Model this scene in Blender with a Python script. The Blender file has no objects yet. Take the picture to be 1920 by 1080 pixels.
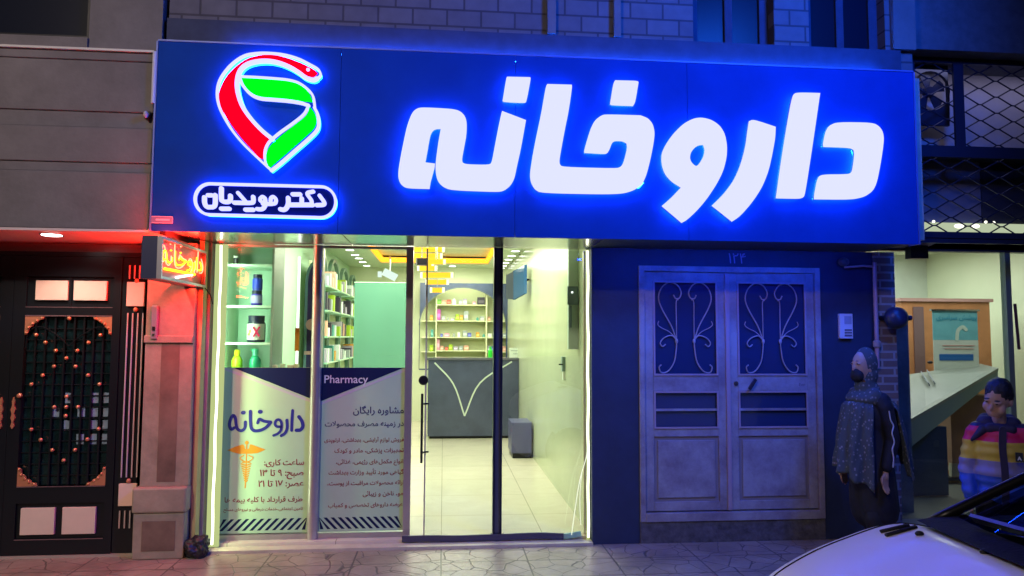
import bpy, bmesh, math, random, unicodedata
from mathutils import Vector, Matrix
from mathutils.geometry import tessellate_polygon
random.seed(7)
sc = bpy.context.scene
COL = sc.collection
PI = math.pi
# ------------------------------------------------------------------ camera model (metres; X along the facades, Y into the shops, Z up)
FOC = 1350.0; YAW = math.radians(5.4); PIT = math.radians(3.9); ROL = math.radians(.27)
sy, cy, sp, cp = math.sin(YAW), math.cos(YAW), math.sin(PIT), math.cos(PIT)
VF = Vector((sy*cp, cy*cp, sp)); R0 = Vector((cy, -sy, 0)); U0 = R0.cross(VF)
VR = R0*math.cos(ROL)+U0*math.sin(ROL); VU = -R0*math.sin(ROL)+U0*math.cos(ROL)
CAM = Vector((0, -5.617, 1.6))
def at(px, py, Y=None, X=None, Z=None):
    """measured photo point -> world point on a known plane"""
    d = VF+VR*((px-960)/FOC)-VU*((py-540)/FOC)
    t = (Y-CAM.y)/d.y if Y is not None else (X-CAM.x)/d.x if X is not None else (Z-CAM.z)/d.z
    return CAM+d*t
# ------------------------------------------------------------------ materials
MATS = {}
def mat(name, col=(.5,.5,.5), rough=.6, metal=0, emit=None, es=1, noise=0, nscale=8, bump=0, bscale=60, spec=.5, alpha=None):
    if name in MATS: return MATS[name]
    m = bpy.data.materials.new(name); m.use_nodes = True; nt = m.node_tree; N = nt.nodes; L = nt.links
    b = N['Principled BSDF']
    b.inputs['Base Color'].default_value = (*col, 1); b.inputs['Roughness'].default_value = rough
    b.inputs['Metallic'].default_value = metal; b.inputs['Specular IOR Level'].default_value = spec
    if emit: b.inputs['Emission Color'].default_value = (*emit, 1); b.inputs['Emission Strength'].default_value = es
    if noise or bump:
        tc = N.new('ShaderNodeTexCoord')
    if noise:
        n = N.new('ShaderNodeTexNoise'); n.inputs['Scale'].default_value = nscale; n.inputs['Detail'].default_value = 6; n.inputs['Roughness'].default_value = .65
        L.new(tc.outputs['Object'], n.inputs['Vector'])
        r = N.new('ShaderNodeMapRange'); r.inputs[1].default_value = .3; r.inputs[2].default_value = .7; r.inputs[3].default_value = 1-noise; r.inputs[4].default_value = 1+noise*.6
        L.new(n.outputs['Fac'], r.inputs[0])
        v = N.new('ShaderNodeVectorMath'); v.operation = 'SCALE'; v.inputs[0].default_value = col
        L.new(r.outputs[0], v.inputs['Scale']); L.new(v.outputs[0], b.inputs['Base Color'])
    if bump:
        n2 = N.new('ShaderNodeTexNoise'); n2.inputs['Scale'].default_value = bscale; n2.inputs['Detail'].default_value = 5
        L.new(tc.outputs['Object'], n2.inputs['Vector'])
        bp = N.new('ShaderNodeBump'); bp.inputs['Strength'].default_value = bump; bp.inputs['Distance'].default_value = .01
        L.new(n2.outputs['Fac'], bp.inputs['Height']); L.new(bp.outputs[0], b.inputs['Normal'])
    MATS[name] = m
    return m
def emat(name, col=(1,1,1), s=1):
    if name in MATS: return MATS[name]
    m = bpy.data.materials.new(name); m.use_nodes = True; nt = m.node_tree; nt.nodes.clear()
    e = nt.nodes.new('ShaderNodeEmission'); o = nt.nodes.new('ShaderNodeOutputMaterial')
    e.inputs[0].default_value = (*col, 1); e.inputs[1].default_value = s
    nt.links.new(e.outputs[0], o.inputs[0]); MATS[name] = m
    return m
def glassmat(name, tint=(.95,.97,.95), refl=.08, rough=0.0):
    if name in MATS: return MATS[name]
    m = bpy.data.materials.new(name); m.use_nodes = True; nt = m.node_tree; N = nt.nodes; L = nt.links; N.clear()
    t = N.new('ShaderNodeBsdfTransparent'); t.inputs[0].default_value = (*tint, 1)
    g = N.new('ShaderNodeBsdfGlossy'); g.inputs['Roughness'].default_value = rough
    fr = N.new('ShaderNodeLayerWeight'); fr.inputs[0].default_value = .25
    mr = N.new('ShaderNodeMapRange'); mr.inputs[3].default_value = refl; mr.inputs[4].default_value = min(1, refl*6)
    L.new(fr.outputs['Fresnel'], mr.inputs[0])
    mx = N.new('ShaderNodeMixShader'); L.new(mr.outputs[0], mx.inputs[0]); L.new(t.outputs[0], mx.inputs[1]); L.new(g.outputs[0], mx.inputs[2])
    o = N.new('ShaderNodeOutputMaterial'); L.new(mx.outputs[0], o.inputs[0]); MATS[name] = m
    return m
# ------------------------------------------------------------------ mesh helpers
class MB:
    def __init__(s): s.v = []; s.f = []; s.mi = []; s.cur = 0
    def face(s, idx): s.f.append(tuple(idx)); s.mi.append(s.cur)
    def box(s, a, b):
        x0,y0,z0 = [min(a[i],b[i]) for i in range(3)]; x1,y1,z1 = [max(a[i],b[i]) for i in range(3)]
        n = len(s.v)
        s.v += [(x0,y0,z0),(x1,y0,z0),(x1,y1,z0),(x0,y1,z0),(x0,y0,z1),(x1,y0,z1),(x1,y1,z1),(x0,y1,z1)]
        for q in ((0,3,2,1),(4,5,6,7),(0,1,5,4),(1,2,6,5),(2,3,7,6),(3,0,4,7)): s.face([n+i for i in q])
        return s
    def quad(s, a, b, c, d):
        n = len(s.v); s.v += [tuple(a),tuple(b),tuple(c),tuple(d)]; s.face((n,n+1,n+2,n+3)); return s
    def obox(s, c, ax, ay, az):   # oriented box: centre and three half axis vectors
        c = Vector(c); ax = Vector(ax); ay = Vector(ay); az = Vector(az); n = len(s.v)
        for k in (-1,1):
            for i,j in ((-1,-1),(1,-1),(1,1),(-1,1)): s.v.append(tuple(c+ax*i+ay*j+az*k))
        for q in ((0,3,2,1),(4,5,6,7),(0,1,5,4),(1,2,6,5),(2,3,7,6),(3,0,4,7)): s.face([n+i for i in q])
        return s
    def bar(s, a, b, w, d=None):  # square bar between two points
        a = Vector(a); b = Vector(b); d = w if d is None else d
        t = (b-a); L = t.length; t.normalize()
        u = t.cross(Vector((0,1,0)));
        if u.length < .01: u = t.cross(Vector((1,0,0)))
        u.normalize(); v = t.cross(u)
        return s.obox((a+b)/2, u*(w/2), v*(d/2), t*(L/2))
    def tube(s, pts, r, seg=8, closed=False, r2=None):
        pts = [Vector(p) for p in pts]; n0 = len(s.v); n = len(pts); prev = None
        for i, p in enumerate(pts):
            t = (pts[(i+1) % n]-pts[i-1]) if (closed or 0 < i < n-1) else (pts[1]-pts[0] if i == 0 else pts[-1]-pts[-2])
            if t.length < 1e-9: t = Vector((0,0,1))
            t.normalize()
            if prev is None:
                u = t.cross(Vector((0,1,0)))
                if u.length < .1: u = t.cross(Vector((1,0,0)))
            else: u = prev-t*prev.dot(t)
            u.normalize(); prev = u; w = t.cross(u)
            rr = r if r2 is None else r+(r2-r)*i/(n-1)
            for k in range(seg):
                a = 2*PI*k/seg; s.v.append(tuple(p+u*(rr*math.cos(a))+w*(rr*math.sin(a))))
        m = n if closed else n-1
        for i in range(m):
            for k in range(seg):
                a = n0+i*seg; b = n0+((i+1) % n)*seg
                s.face((a+k, a+(k+1) % seg, b+(k+1) % seg, b+k))
        if not closed:
            s.face([n0+k for k in range(seg)][::-1]); s.face([n0+(n-1)*seg+k for k in range(seg)])
        return s
    def lathe(s, prof, c=(0,0,0), axis='Z', seg=20):
        n0 = len(s.v)
        for r, h in prof:
            for k in range(seg):
                a = 2*PI*k/seg; x, y = r*math.cos(a), r*math.sin(a)
                p = (x,y,h) if axis == 'Z' else (x,h,y) if axis == 'Y' else (h,x,y)
                s.v.append((c[0]+p[0], c[1]+p[1], c[2]+p[2]))
        for i in range(len(prof)-1):
            for k in range(seg):
                a = n0+i*seg; b = a+seg; s.face((a+k, a+(k+1) % seg, b+(k+1) % seg, b+k))
        s.face([n0+k for k in range(seg)][::-1]); s.face([n0+(len(prof)-1)*seg+k for k in range(seg)])
        return s
    def ball(s, c, r, seg=12, rings=8, sx=1, sy_=1, sz=1):
        n0 = len(s.v)
        for i in range(rings+1):
            th = PI*i/rings
            for k in range(seg):
                a = 2*PI*k/seg; s.v.append((c[0]+sx*r*math.sin(th)*math.cos(a), c[1]+sy_*r*math.sin(th)*math.sin(a), c[2]+sz*r*math.cos(th)))
        for i in range(rings):
            for k in range(seg): s.face((n0+i*seg+k, n0+(i+1)*seg+k, n0+(i+1)*seg+(k+1) % seg, n0+i*seg+(k+1) % seg))
        return s
    def poly(s, outer, y0, y1, holes=(), plane='XZ', sidemat=None):
        """2D polygon (a,b) extruded along the third axis from y0 (front) to y1"""
        def P(p, y): return (p[0], y, p[1]) if plane == 'XZ' else (p[0], p[1], y) if plane == 'XY' else (y, p[0], p[1])
        loops = [list(outer)]+[list(h) for h in holes]
        tri = tessellate_polygon([[Vector((p[0],p[1],0)) for p in l] for l in loops])
        flat = [p for l in loops for p in l]; n = len(s.v); m = len(flat)
        s.v += [P(p,y0) for p in flat]+[P(p,y1) for p in flat]
        for t in tri:
            s.face([n+i for i in t]); s.face([n+m+i for i in reversed(t)])
        keep = s.cur
        if sidemat is not None: s.cur = sidemat
        k = 0
        for l in loops:
            for i in range(len(l)):
                a = k+i; b = k+(i+1) % len(l); s.face((n+a, n+b, n+m+b, n+m+a))
            k += len(l)
        s.cur = keep
        return s
    def ribbon(s, pts, w, y0, y1, plane='XZ', closed=False, cap=True, smooth=True, sidemat=None):
        pts = [Vector((p[0],p[1])) for p in pts]
        if smooth and len(pts) > 2: pts = crom(pts, 5, closed)
        n = len(pts); L = []; R = []
        for i in range(n):
            if closed: t = pts[(i+1) % n]-pts[i-1]
            else: t = pts[min(i+1,n-1)]-pts[max(i-1,0)]
            if t.length < 1e-9: t = Vector((1,0))
            t.normalize(); q = Vector((-t.y, t.x))*(w/2)
            L.append(pts[i]+q); R.append(pts[i]-q)
        if closed:
            def P(p, y): return (p[0], y, p[1]) if plane == 'XZ' else (y, p[0], p[1])
            k = len(s.v); s.v += [P(p,y0) for p in L]+[P(p,y0) for p in R]+[P(p,y1) for p in L]+[P(p,y1) for p in R]
            for i in range(n):
                j = (i+1) % n
                s.face((k+i,k+j,k+n+j,k+n+i)); s.face((k+2*n+i,k+3*n+i,k+3*n+j,k+2*n+j))
                kk = s.cur
                if sidemat is not None: s.cur = sidemat
                s.face((k+i,k+2*n+i,k+2*n+j,k+j)); s.face((k+n+i,k+n+j,k+3*n+j,k+3*n+i)); s.cur = kk
            return s
        def P(p, y): return (p[0], y, p[1]) if plane == 'XZ' else (y, p[0], p[1])
        k = len(s.v); s.v += [P(p,y0) for p in L]+[P(p,y0) for p in R]+[P(p,y1) for p in L]+[P(p,y1) for p in R]
        for i in range(n-1):
            j = i+1
            s.face((k+i,k+j,k+n+j,k+n+i)); s.face((k+2*n+i,k+3*n+i,k+3*n+j,k+2*n+j)); s.face((k+i,k+2*n+i,k+2*n+j,k+j)); s.face((k+n+i,k+n+j,k+3*n+j,k+3*n+i))
        s.face((k,k+n,k+3*n,k+2*n)); s.face((k+n-1,k+3*n-1,k+4*n-1,k+2*n-1)[::-1])
        if cap:
            for c_, e_ in ((pts[0], pts[0]-pts[1]), (pts[-1], pts[-1]-pts[-2])):
                a0 = math.atan2(e_.y, e_.x); m = 8; kk = len(s.v)
                arc = [c_+Vector((math.cos(a0-PI/2+PI*q/m), math.sin(a0-PI/2+PI*q/m)))*(w/2) for q in range(m+1)]
                s.v += [P(p,y0) for p in arc]+[P(p,y1) for p in arc]
                s.face([kk+q for q in range(m+1)]); s.face([kk+m+1+q for q in range(m+1)][::-1])
                for q in range(m): s.face((kk+q,kk+m+1+q,kk+m+2+q,kk+q+1))
        return s
    def build(s, name, m, parent=None, smooth=False, bevel=0, loc=None):
        me = bpy.data.meshes.new(name); me.from_pydata(s.v, [], s.f)
        ms = m if isinstance(m, (list, tuple)) else [m]
        for q in ms: me.materials.append(q)
        if len(ms) > 1:
            for p, i in zip(me.polygons, s.mi): p.material_index = min(i, len(ms)-1)
        bm = bmesh.new(); bm.from_mesh(me); bmesh.ops.recalc_face_normals(bm, faces=bm.faces); bm.to_mesh(me); bm.free()
        if smooth:
            for p in me.polygons: p.use_smooth = True
        o = bpy.data.objects.new(name, me); COL.objects.link(o)
        if bevel:
            b = o.modifiers.new('b','BEVEL'); b.width = bevel; b.segments = 2; b.limit_method = 'ANGLE'; b.angle_limit = math.radians(40)
        if parent is not None:
            o.parent = parent; o.matrix_parent_inverse = Matrix.Translation(parent.location).inverted() if parent.type == 'EMPTY' else Matrix()
        return o
def crom(p, k, closed=False):
    out = []; n = len(p)
    rng = n if closed else n-1
    for i in range(rng):
        a = p[(i-1) % n] if (closed or i > 0) else p[0]*2-p[1]
        b = p[i]; c = p[(i+1) % n]; d = p[(i+2) % n] if (closed or i+2 < n) else p[-1]*2-p[-2]
        for j in range(k):
            t = j/k
            out.append(.5*((2*b)+(c-a)*t+(2*a-5*b+4*c-d)*t*t+(3*b-a-3*c+d)*t*t*t))
    if not closed: out.append(p[-1])
    return out
def V3(pts): return [Vector(p) for p in pts]
def tag(o, label=None, cat=None, group=None, kind=None):
    if label: o['label'] = label
    if cat: o['category'] = cat
    if group: o['group'] = group
    if kind: o['kind'] = kind
    return o
def thing(name, label, cat, loc, group=None):
    o = bpy.data.objects.new(name, None); COL.objects.link(o); o.location = loc; o.empty_display_size = .1
    return tag(o, label, cat, group)
def struct(mb, name, m, **k):
    o = mb.build(name, m, **k); o['kind'] = 'structure'; return o
def bxo(name, a, b, m, parent=None, bevel=0): return MB().box(a, b).build(name, m, parent, bevel=bevel)
# ------------------------------------------------------------------ writing
FORMS = {}
for cpt in list(range(0xFB50, 0xFDFC))+list(range(0xFE70, 0xFEFD)):
    d = unicodedata.decomposition(chr(cpt)).split()
    if len(d) >= 2 and d[0] in ('<isolated>','<initial>','<medial>','<final>'):
        FORMS.setdefault(''.join(chr(int(x,16)) for x in d[1:]), {})[d[0][1:-1]] = chr(cpt)
def shape(t):
    t = t.replace('ﻻ','لا')
    units = []; i = 0
    while i < len(t):
        if t[i] == 'ل' and i+1 < len(t) and t[i+1] in 'اآأ': units.append(t[i:i+2]); i += 2
        else: units.append(t[i]); i += 1
    def dual(u): return u in FORMS and 'initial' in FORMS[u] and len(u) == 1
    def joins(u): return u in FORMS and 'final' in FORMS[u]
    out = []
    for i, u in enumerate(units):
        prev = i > 0 and dual(units[i-1]) and joins(u)
        nxt = i+1 < len(units) and dual(u) and joins(units[i+1])
        f = FORMS.get(u)
        if not f: out.append(u); continue
        k = 'medial' if prev and nxt else 'final' if prev else 'initial' if nxt else 'isolated'
        out.append(f.get(k, u))
    out = [u for u in out if u != '\u200c']
    s = out[::-1]
    # digit groups read left to right
    r = []; j = 0
    while j < len(s):
        if s[j] in '۰۱۲۳۴۵۶۷۸۹':
            k = j
            while k < len(s) and s[k] in '۰۱۲۳۴۵۶۷۸۹': k += 1
            r += s[j:k][::-1]; j = k
        else: r.append(s[j]); j += 1
    return ''.join(r)
def text(name, body, x0, x1, zb, y, m, parent, rtl=True, bold=.012, depth=.0015, hmax=None, serif=False, axis='XZ'):
    """flat lettering standing in the XZ plane, fitted between x0 and x1 with its baseline at zb"""
    c = bpy.data.curves.new(name, 'FONT'); c.body = shape(body) if rtl else body; c.size = 1; c.offset = bold; c.resolution_u = 3
    o = bpy.data.objects.new(name, c); COL.objects.link(o); bpy.context.view_layer.update()
    me = bpy.data.meshes.new_from_object(o.evaluated_get(bpy.context.evaluated_depsgraph_get()))
    bpy.data.objects.remove(o); bpy.data.curves.remove(c)
    xs = [v.co.x for v in me.vertices]
    if not xs: return None
    a, b = min(xs), max(xs); sx = (x1-x0)/(b-a); sz = sx if not hmax else min(sx, hmax)
    if hmax: sz = hmax
    for v in me.vertices:
        X = x0+(v.co.x-a)*sx; Z = zb+v.co.y*sz
        v.co = (X, y, Z) if axis == 'XZ' else (y, X, Z)
    me.materials.clear(); me.materials.append(m)
    o = bpy.data.objects.new(name, me); COL.objects.link(o)
    if parent is not None: o.parent = parent; o.matrix_parent_inverse = Matrix.Translation(parent.location).inverted() if parent.type == 'EMPTY' else Matrix()
    return o
# ------------------------------------------------------------------ camera, world, lamps
cd = bpy.data.cameras.new('camera'); cam = bpy.data.objects.new('camera', cd); COL.objects.link(cam)
cd.sensor_width = 36; cd.lens = FOC/1920*36; cd.clip_start = .05; cd.clip_end = 300
M = Matrix((VR, VU, -VF)).transposed().to_4x4(); M.translation = CAM; cam.matrix_world = M
sc.camera = cam
w = bpy.data.worlds.new('World'); sc.world = w; w.use_nodes = True
nt = w.node_tree; bg = nt.nodes['Background']; sky = nt.nodes.new('ShaderNodeTexSky'); sky.sky_type = 'NISHITA'; sky.sun_disc = False
sky.sun_elevation = math.radians(-4); sky.sun_rotation = math.radians(200); nt.links.new(sky.outputs[0], bg.inputs[0]); bg.inputs[1].default_value = .15
sc.view_settings.view_transform = 'Standard'; sc.view_settings.look = 'None'; sc.view_settings.exposure = 0; sc.view_settings.gamma = 1
sc.cycles.use_denoising = True; sc.cycles.max_bounces = 8; sc.cycles.transparent_max_bounces = 16; sc.cycles.sample_clamp_indirect = 6; sc.cycles.caustics_reflective = False
def lamp(name, kind, loc, energy, col, size=.1, rot=(0,0,0), sy2=None, spot=None):
    l = bpy.data.lights.new(name, kind); l.energy = energy; l.color = col
    if kind == 'AREA':
        l.size = size
        if sy2: l.shape = 'RECTANGLE'; l.size_y = sy2
    elif kind == 'SUN': l.angle = size
    else: l.shadow_soft_size = size
    if kind == 'SPOT': l.spot_size = spot or 1.2; l.spot_blend = .6
    o = bpy.data.objects.new(name, l); COL.objects.link(o); o.location = loc; o.rotation_euler = rot
    return o
def aim(o, tgt): o.rotation_euler = (Vector(tgt)-o.location).to_track_quat('-Z','Y').to_euler(); return o
# ================================================================== GROUND
def pavement_mat():
    m = bpy.data.materials.new('flagstone'); m.use_nodes = True; nt = m.node_tree; N = nt.nodes; L = nt.links; b = N['Principled BSDF']
    tc = N.new('ShaderNodeTexCoord')
    v = N.new('ShaderNodeTexVoronoi'); v.feature = 'DISTANCE_TO_EDGE'; v.inputs['Scale'].default_value = 5.6
    nz = N.new('ShaderNodeTexNoise'); nz.inputs['Scale'].default_value = 3; mx = N.new('ShaderNodeVectorMath'); mx.operation = 'MULTIPLY_ADD'; mx.inputs[1].default_value = (.12,.12,0)
    L.new(tc.outputs['Object'], nz.inputs['Vector']); L.new(nz.outputs['Color'], mx.inputs[0]); L.new(tc.outputs['Object'], mx.inputs[2]); L.new(mx.outputs[0], v.inputs['Vector'])
    br = N.new('ShaderNodeTexBrick'); br.offset = 0; br.inputs['Scale'].default_value = 1; br.inputs['Brick Width'].default_value = .62; br.inputs['Row Height'].default_value = .36; br.inputs['Mortar Size'].default_value = .006
    br.inputs['Color1'].default_value = (1,1,1,1); br.inputs['Color2'].default_value = (1,1,1,1); br.inputs['Mortar'].default_value = (0,0,0,1)
    L.new(tc.outputs['Object'], br.inputs['Vector'])
    st = N.new('ShaderNodeMapRange'); st.inputs[1].default_value = .006; st.inputs[2].default_value = .024; L.new(v.outputs['Distance'], st.inputs[0])
    mn = N.new('ShaderNodeMath'); mn.operation = 'MULTIPLY'; L.new(st.outputs[0], mn.inputs[0]); L.new(br.outputs['Color'], mn.inputs[1])
    n3 = N.new('ShaderNodeTexNoise'); n3.inputs['Scale'].default_value = 2.3; n3.inputs['Detail'].default_value = 8; n3.inputs['Roughness'].default_value = .7; L.new(tc.outputs['Object'], n3.inputs['Vector'])
    cr_ = N.new('ShaderNodeValToRGB'); cr_.color_ramp.elements[0].position = .3; cr_.color_ramp.elements[0].color = (.17,.14,.11,1); cr_.color_ramp.elements[1].position = .72; cr_.color_ramp.elements[1].color = (.42,.35,.27,1)
    L.new(n3.outputs['Fac'], cr_.inputs[0])
    mc = N.new('ShaderNodeMixRGB'); mc.inputs[1].default_value = (.10,.085,.07,1); L.new(mn.outputs[0], mc.inputs[0]); L.new(cr_.outputs[0], mc.inputs[2]); L.new(mc.outputs[0], b.inputs['Base Color'])
    rr = N.new('ShaderNodeMapRange'); rr.inputs[3].default_value = .22; rr.inputs[4].default_value = .5; L.new(n3.outputs['Fac'], rr.inputs[0]); L.new(rr.outputs[0], b.inputs['Roughness'])
    bp = N.new('ShaderNodeBump'); bp.inputs['Strength'].default_value = .5; bp.inputs['Distance'].default_value = .006; L.new(mn.outputs[0], bp.inputs['Height'])
    b2 = N.new('ShaderNodeBump'); b2.inputs['Strength'].default_value = .25; b2.inputs['Distance'].default_value = .01
    n4 = N.new('ShaderNodeTexNoise'); n4.inputs['Scale'].default_value = 22; n4.inputs['Detail'].default_value = 4; L.new(tc.outputs['Object'], n4.inputs['Vector']); L.new(n4.outputs['Fac'], b2.inputs['Height']); L.new(bp.outputs[0], b2.inputs['Normal']); L.new(b2.outputs[0], b.inputs['Normal'])
    return m
PAVE = pavement_mat()
asph = mat('asphalt', (.05,.05,.052), .8, noise=.3, nscale=20, bump=.6, bscale=180)
conc = mat('concrete', (.32,.30,.27), .8, noise=.25, nscale=5, bump=.3, bscale=50)
struct(MB().box((-60,-60,-.13),(60,60,-.11)), 'ground', asph)
struct(MB().box((-60,-2.95,-.106),(60,-.004,0)), 'pavement', PAVE)
struct(MB().box((-60,-3.08,-.106),(60,-2.954,.006)), 'kerb', conc)
# ================================================================== shared colours
brickm = bpy.data.materials.new('pale_brick'); brickm.use_nodes = True
def setup_brick(m, c1, c2, mort, bw, rh, ms=.008):
    nt = m.node_tree; N = nt.nodes; L = nt.links; b = N['Principled BSDF']; b.inputs['Roughness'].default_value = .8
    tc = N.new('ShaderNodeTexCoord'); mp = N.new('ShaderNodeMapping'); mp.inputs['Rotation'].default_value = (math.radians(90),0,0)
    sx = N.new('ShaderNodeSeparateXYZ'); cx = N.new('ShaderNodeCombineXYZ'); L.new(tc.outputs['Object'], sx.inputs[0]); L.new(sx.outputs[0], cx.inputs[0]); L.new(sx.outputs[2], cx.inputs[1])
    br = N.new('ShaderNodeTexBrick'); br.inputs['Scale'].default_value = 1; br.inputs['Brick Width'].default_value = bw; br.inputs['Row Height'].default_value = rh; br.inputs['Mortar Size'].default_value = ms; br.inputs['Mortar Smooth'].default_value = .2
    br.inputs['Color1'].default_value = (*c1,1); br.inputs['Color2'].default_value = (*c2,1); br.inputs['Mortar'].default_value = (*mort,1); L.new(cx.outputs[0], br.inputs['Vector'])
    nz = N.new('ShaderNodeTexNoise'); nz.inputs['Scale'].default_value = 9; nz.inputs['Detail'].default_value = 6; L.new(tc.outputs['Object'], nz.inputs['Vector'])
    mr = N.new('ShaderNodeMapRange'); mr.inputs[3].default_value = .7; mr.inputs[4].default_value = 1.3; L.new(nz.outputs['Fac'], mr.inputs[0])
    vm = N.new('ShaderNodeVectorMath'); vm.operation = 'SCALE'; L.new(br.outputs['Color'], vm.inputs[0]); L.new(mr.outputs[0], vm.inputs['Scale']); L.new(vm.outputs[0], b.inputs['Base Color'])
    bp = N.new('ShaderNodeBump'); bp.inputs['Strength'].default_value = .6; bp.inputs['Distance'].default_value = .008; bp.invert = True; L.new(br.outputs['Fac'], bp.inputs['Height']); L.new(bp.outputs[0], b.inputs['Normal'])
setup_brick(brickm, (.13,.125,.15), (.105,.10,.125), (.055,.05,.065), .25, .125)
rustb = bpy.data.materials.new('dark_brick'); rustb.use_nodes = True; setup_brick(rustb, (.22,.14,.10), (.16,.11,.09), (.30,.27,.25), .21, .065, .01)
navy = mat('navy_panel', (.003,.048,.30), .75, noise=.15, nscale=3, spec=.12)
darkwall = mat('dark_grey_wall', (.02,.032,.075), .6, noise=.2, nscale=4, bump=.15, bscale=30)
steel = mat('brushed_steel', (.62,.62,.62), .22, 1, noise=.1, nscale=30)
alu = mat('grey_aluminium', (.42,.40,.42), .35, .7, noise=.08, nscale=12)
blackm = mat('black_metal', (.02,.02,.025), .35, .6)
stone = mat('travertine', (.30,.25,.19), .6, noise=.3, nscale=5, bump=.3, bscale=25)
stone2 = mat('grey_stone', (.145,.13,.14), .7, noise=.3, nscale=2.5, bump=.25, bscale=35)
stone3 = mat('brown_marble', (.19,.13,.10), .4, noise=.4, nscale=4)
creamw = mat('cream_plaster', (.66,.70,.50), .5, noise=.04, nscale=3)
mint = mat('mint_panel', (.36,.62,.46), .35)
cream_floor = bpy.data.materials.new('cream_floor_tile'); cream_floor.use_nodes = True
def setup_floor(m):
    nt = m.node_tree; N = nt.nodes; L = nt.links; b = N['Principled BSDF']; b.inputs['Roughness'].default_value = .2
    tc = N.new('ShaderNodeTexCoord'); br = N.new('ShaderNodeTexBrick'); br.offset = 0; br.inputs['Scale'].default_value = 1; br.inputs['Brick Width'].default_value = .8; br.inputs['Row Height'].default_value = .8; br.inputs['Mortar Size'].default_value = .0035
    br.inputs['Color1'].default_value = (.60,.53,.44,1); br.inputs['Color2'].default_value = (.57,.51,.42,1); br.inputs['Mortar'].default_value = (.32,.28,.22,1); L.new(tc.outputs['Object'], br.inputs['Vector'])
    n = N.new('ShaderNodeTexNoise'); n.inputs['Scale'].default_value = 3; n.inputs['Detail'].default_value = 8; n.inputs['Distortion'].default_value = 1.5; L.new(tc.outputs['Object'], n.inputs['Vector'])
    r = N.new('ShaderNodeMapRange'); r.inputs[3].default_value = .86; r.inputs[4].default_value = 1.1; L.new(n.outputs['Fac'], r.inputs[0]); v = N.new('ShaderNodeVectorMath'); v.operation = 'SCALE'; L.new(br.outputs['Color'], v.inputs[0]); L.new(r.outputs[0], v.inputs['Scale']); L.new(v.outputs[0], b.inputs['Base Color'])
setup_floor(cream_floor)
glass = glassmat('clear_glass', (.95,.98,.95), .05)
glassdark = mat('dark_glass', (.006,.009,.02), .3, spec=.12)
whiteE = emat('white_lamp', (1.0,1.0,.92), 6)
# ================================================================== PHARMACY BUILDING
GY = .18                    # plane of the shop glass
SY = -.62                   # plane of the sign face
XL, XR = -1.96, 3.50
ph = thing('pharmacy_building', 'brick fronted building holding the lit pharmacy and the blue lit double door', 'building', (1.1,0,0))
b = MB(); WY = -.45
wins = [(-9,-9)]
# upper brick wall with two window openings at its right
for (x0,x1,z0,z1) in ((XL,1.80,3.66,7),(1.80,3.62,3.66,3.80),(1.80,1.86,3.80,7),(2.50,2.78,3.80,7),(3.40,3.62,3.80,7),(1.86,2.50,5.6,7),(2.78,3.40,5.6,7)):
    b.box((x0,WY,z0),(x1,WY+.25,z1))
b.build('wall', brickm, ph)
bxo('cladding', (XL,WY-.035,3.625), (XR,WY+.2,3.83), mat('blue_grey_ledge', (.045,.055,.10), .7, noise=.2, spec=.2), ph)
for x0,x1 in ((.74,.80),(1.24,1.29),(3.44,3.62)): bxo('pilaster', (x0,WY-.05,3.835), (x1,WY-.003,7), stone2, ph)
for k, (x0,x1) in enumerate(((1.86,2.50),(2.78,3.40))):
    f = MB(); f.box((x0,WY+.10,3.80),(x0+.07,WY+.16,5.6)); f.box((x1-.07,WY+.10,3.80),(x1,WY+.16,5.6)); f.box((x0+.07,WY+.10,3.80),(x1-.07,WY+.16,3.88)); f.box((x0+.07,WY+.10,5.5),(x1-.07,WY+.16,5.6)); f.box(((x0+x1)/2-.03,WY+.10,3.88),((x0+x1)/2+.03,WY+.16,5.5))
    fr = f.build('window', mat('blue_grey_ledge'), ph); g = MB().box((x0+.07,WY+.125,3.88),(x1-.07,WY+.135,5.5)).build('pane', glassdark, fr)
bxo('upper_floor', (XL,WY+.25,3.66), (3.62,3,7), darkwall, ph)
# soffit: steel sheet over the shop front, dark over the door bay
ZS = 2.318
b = MB(); sx = at(634,432,Z=ZS).x
b.box((-1.84,SY+.02,ZS),(sx-.004,GY-.02,ZS+.02)); b.box((sx+.004,SY+.02,ZS),(1.16,GY-.02,ZS+.02)); b.build('soffit', steel, ph)
bxo('soffit', (1.165,SY+.02,ZS), (XR,-.002,ZS+.02), darkwall, ph)
bxo('slab', (-1.96,SY+.1,ZS+.03), (3.62,GY+.1,3.6), conc, ph)
# solid wall to the right of the shop, round the door
b = MB(); DX0, DX1, DZ0, DZ1 = 1.545, 3.055, .165, 2.175
b.box((1.165,0,0),(DX0,.25,2.315)); b.box((DX1,0,0),(3.52,.25,2.315)); b.box((DX0,0,DZ1),(DX1,.25,2.315)); b.build('side_wall', darkwall, ph)
rub = mat('rubble_stone', (.10,.095,.10), .9, noise=.5, nscale=14, bump=1, bscale=26)
b = MB(); b.box((DX0,-.012,0),(DX1,.25,DZ0)); b.build('plinth', rub, ph)
b = MB(); b.box((3.52,-.02,0),(3.70,.25,2.315)); b.build('corner_pier', rustb, ph)
# number scratched above the door
text('house_number', '۱۲۴', at(1366,487,Y=0).x, at(1398,487,Y=0).x, at(1380,494,Y=0).z, -.003, mat('pale_scratch', (.20,.22,.4), .6), ph, bold=.0)
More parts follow.
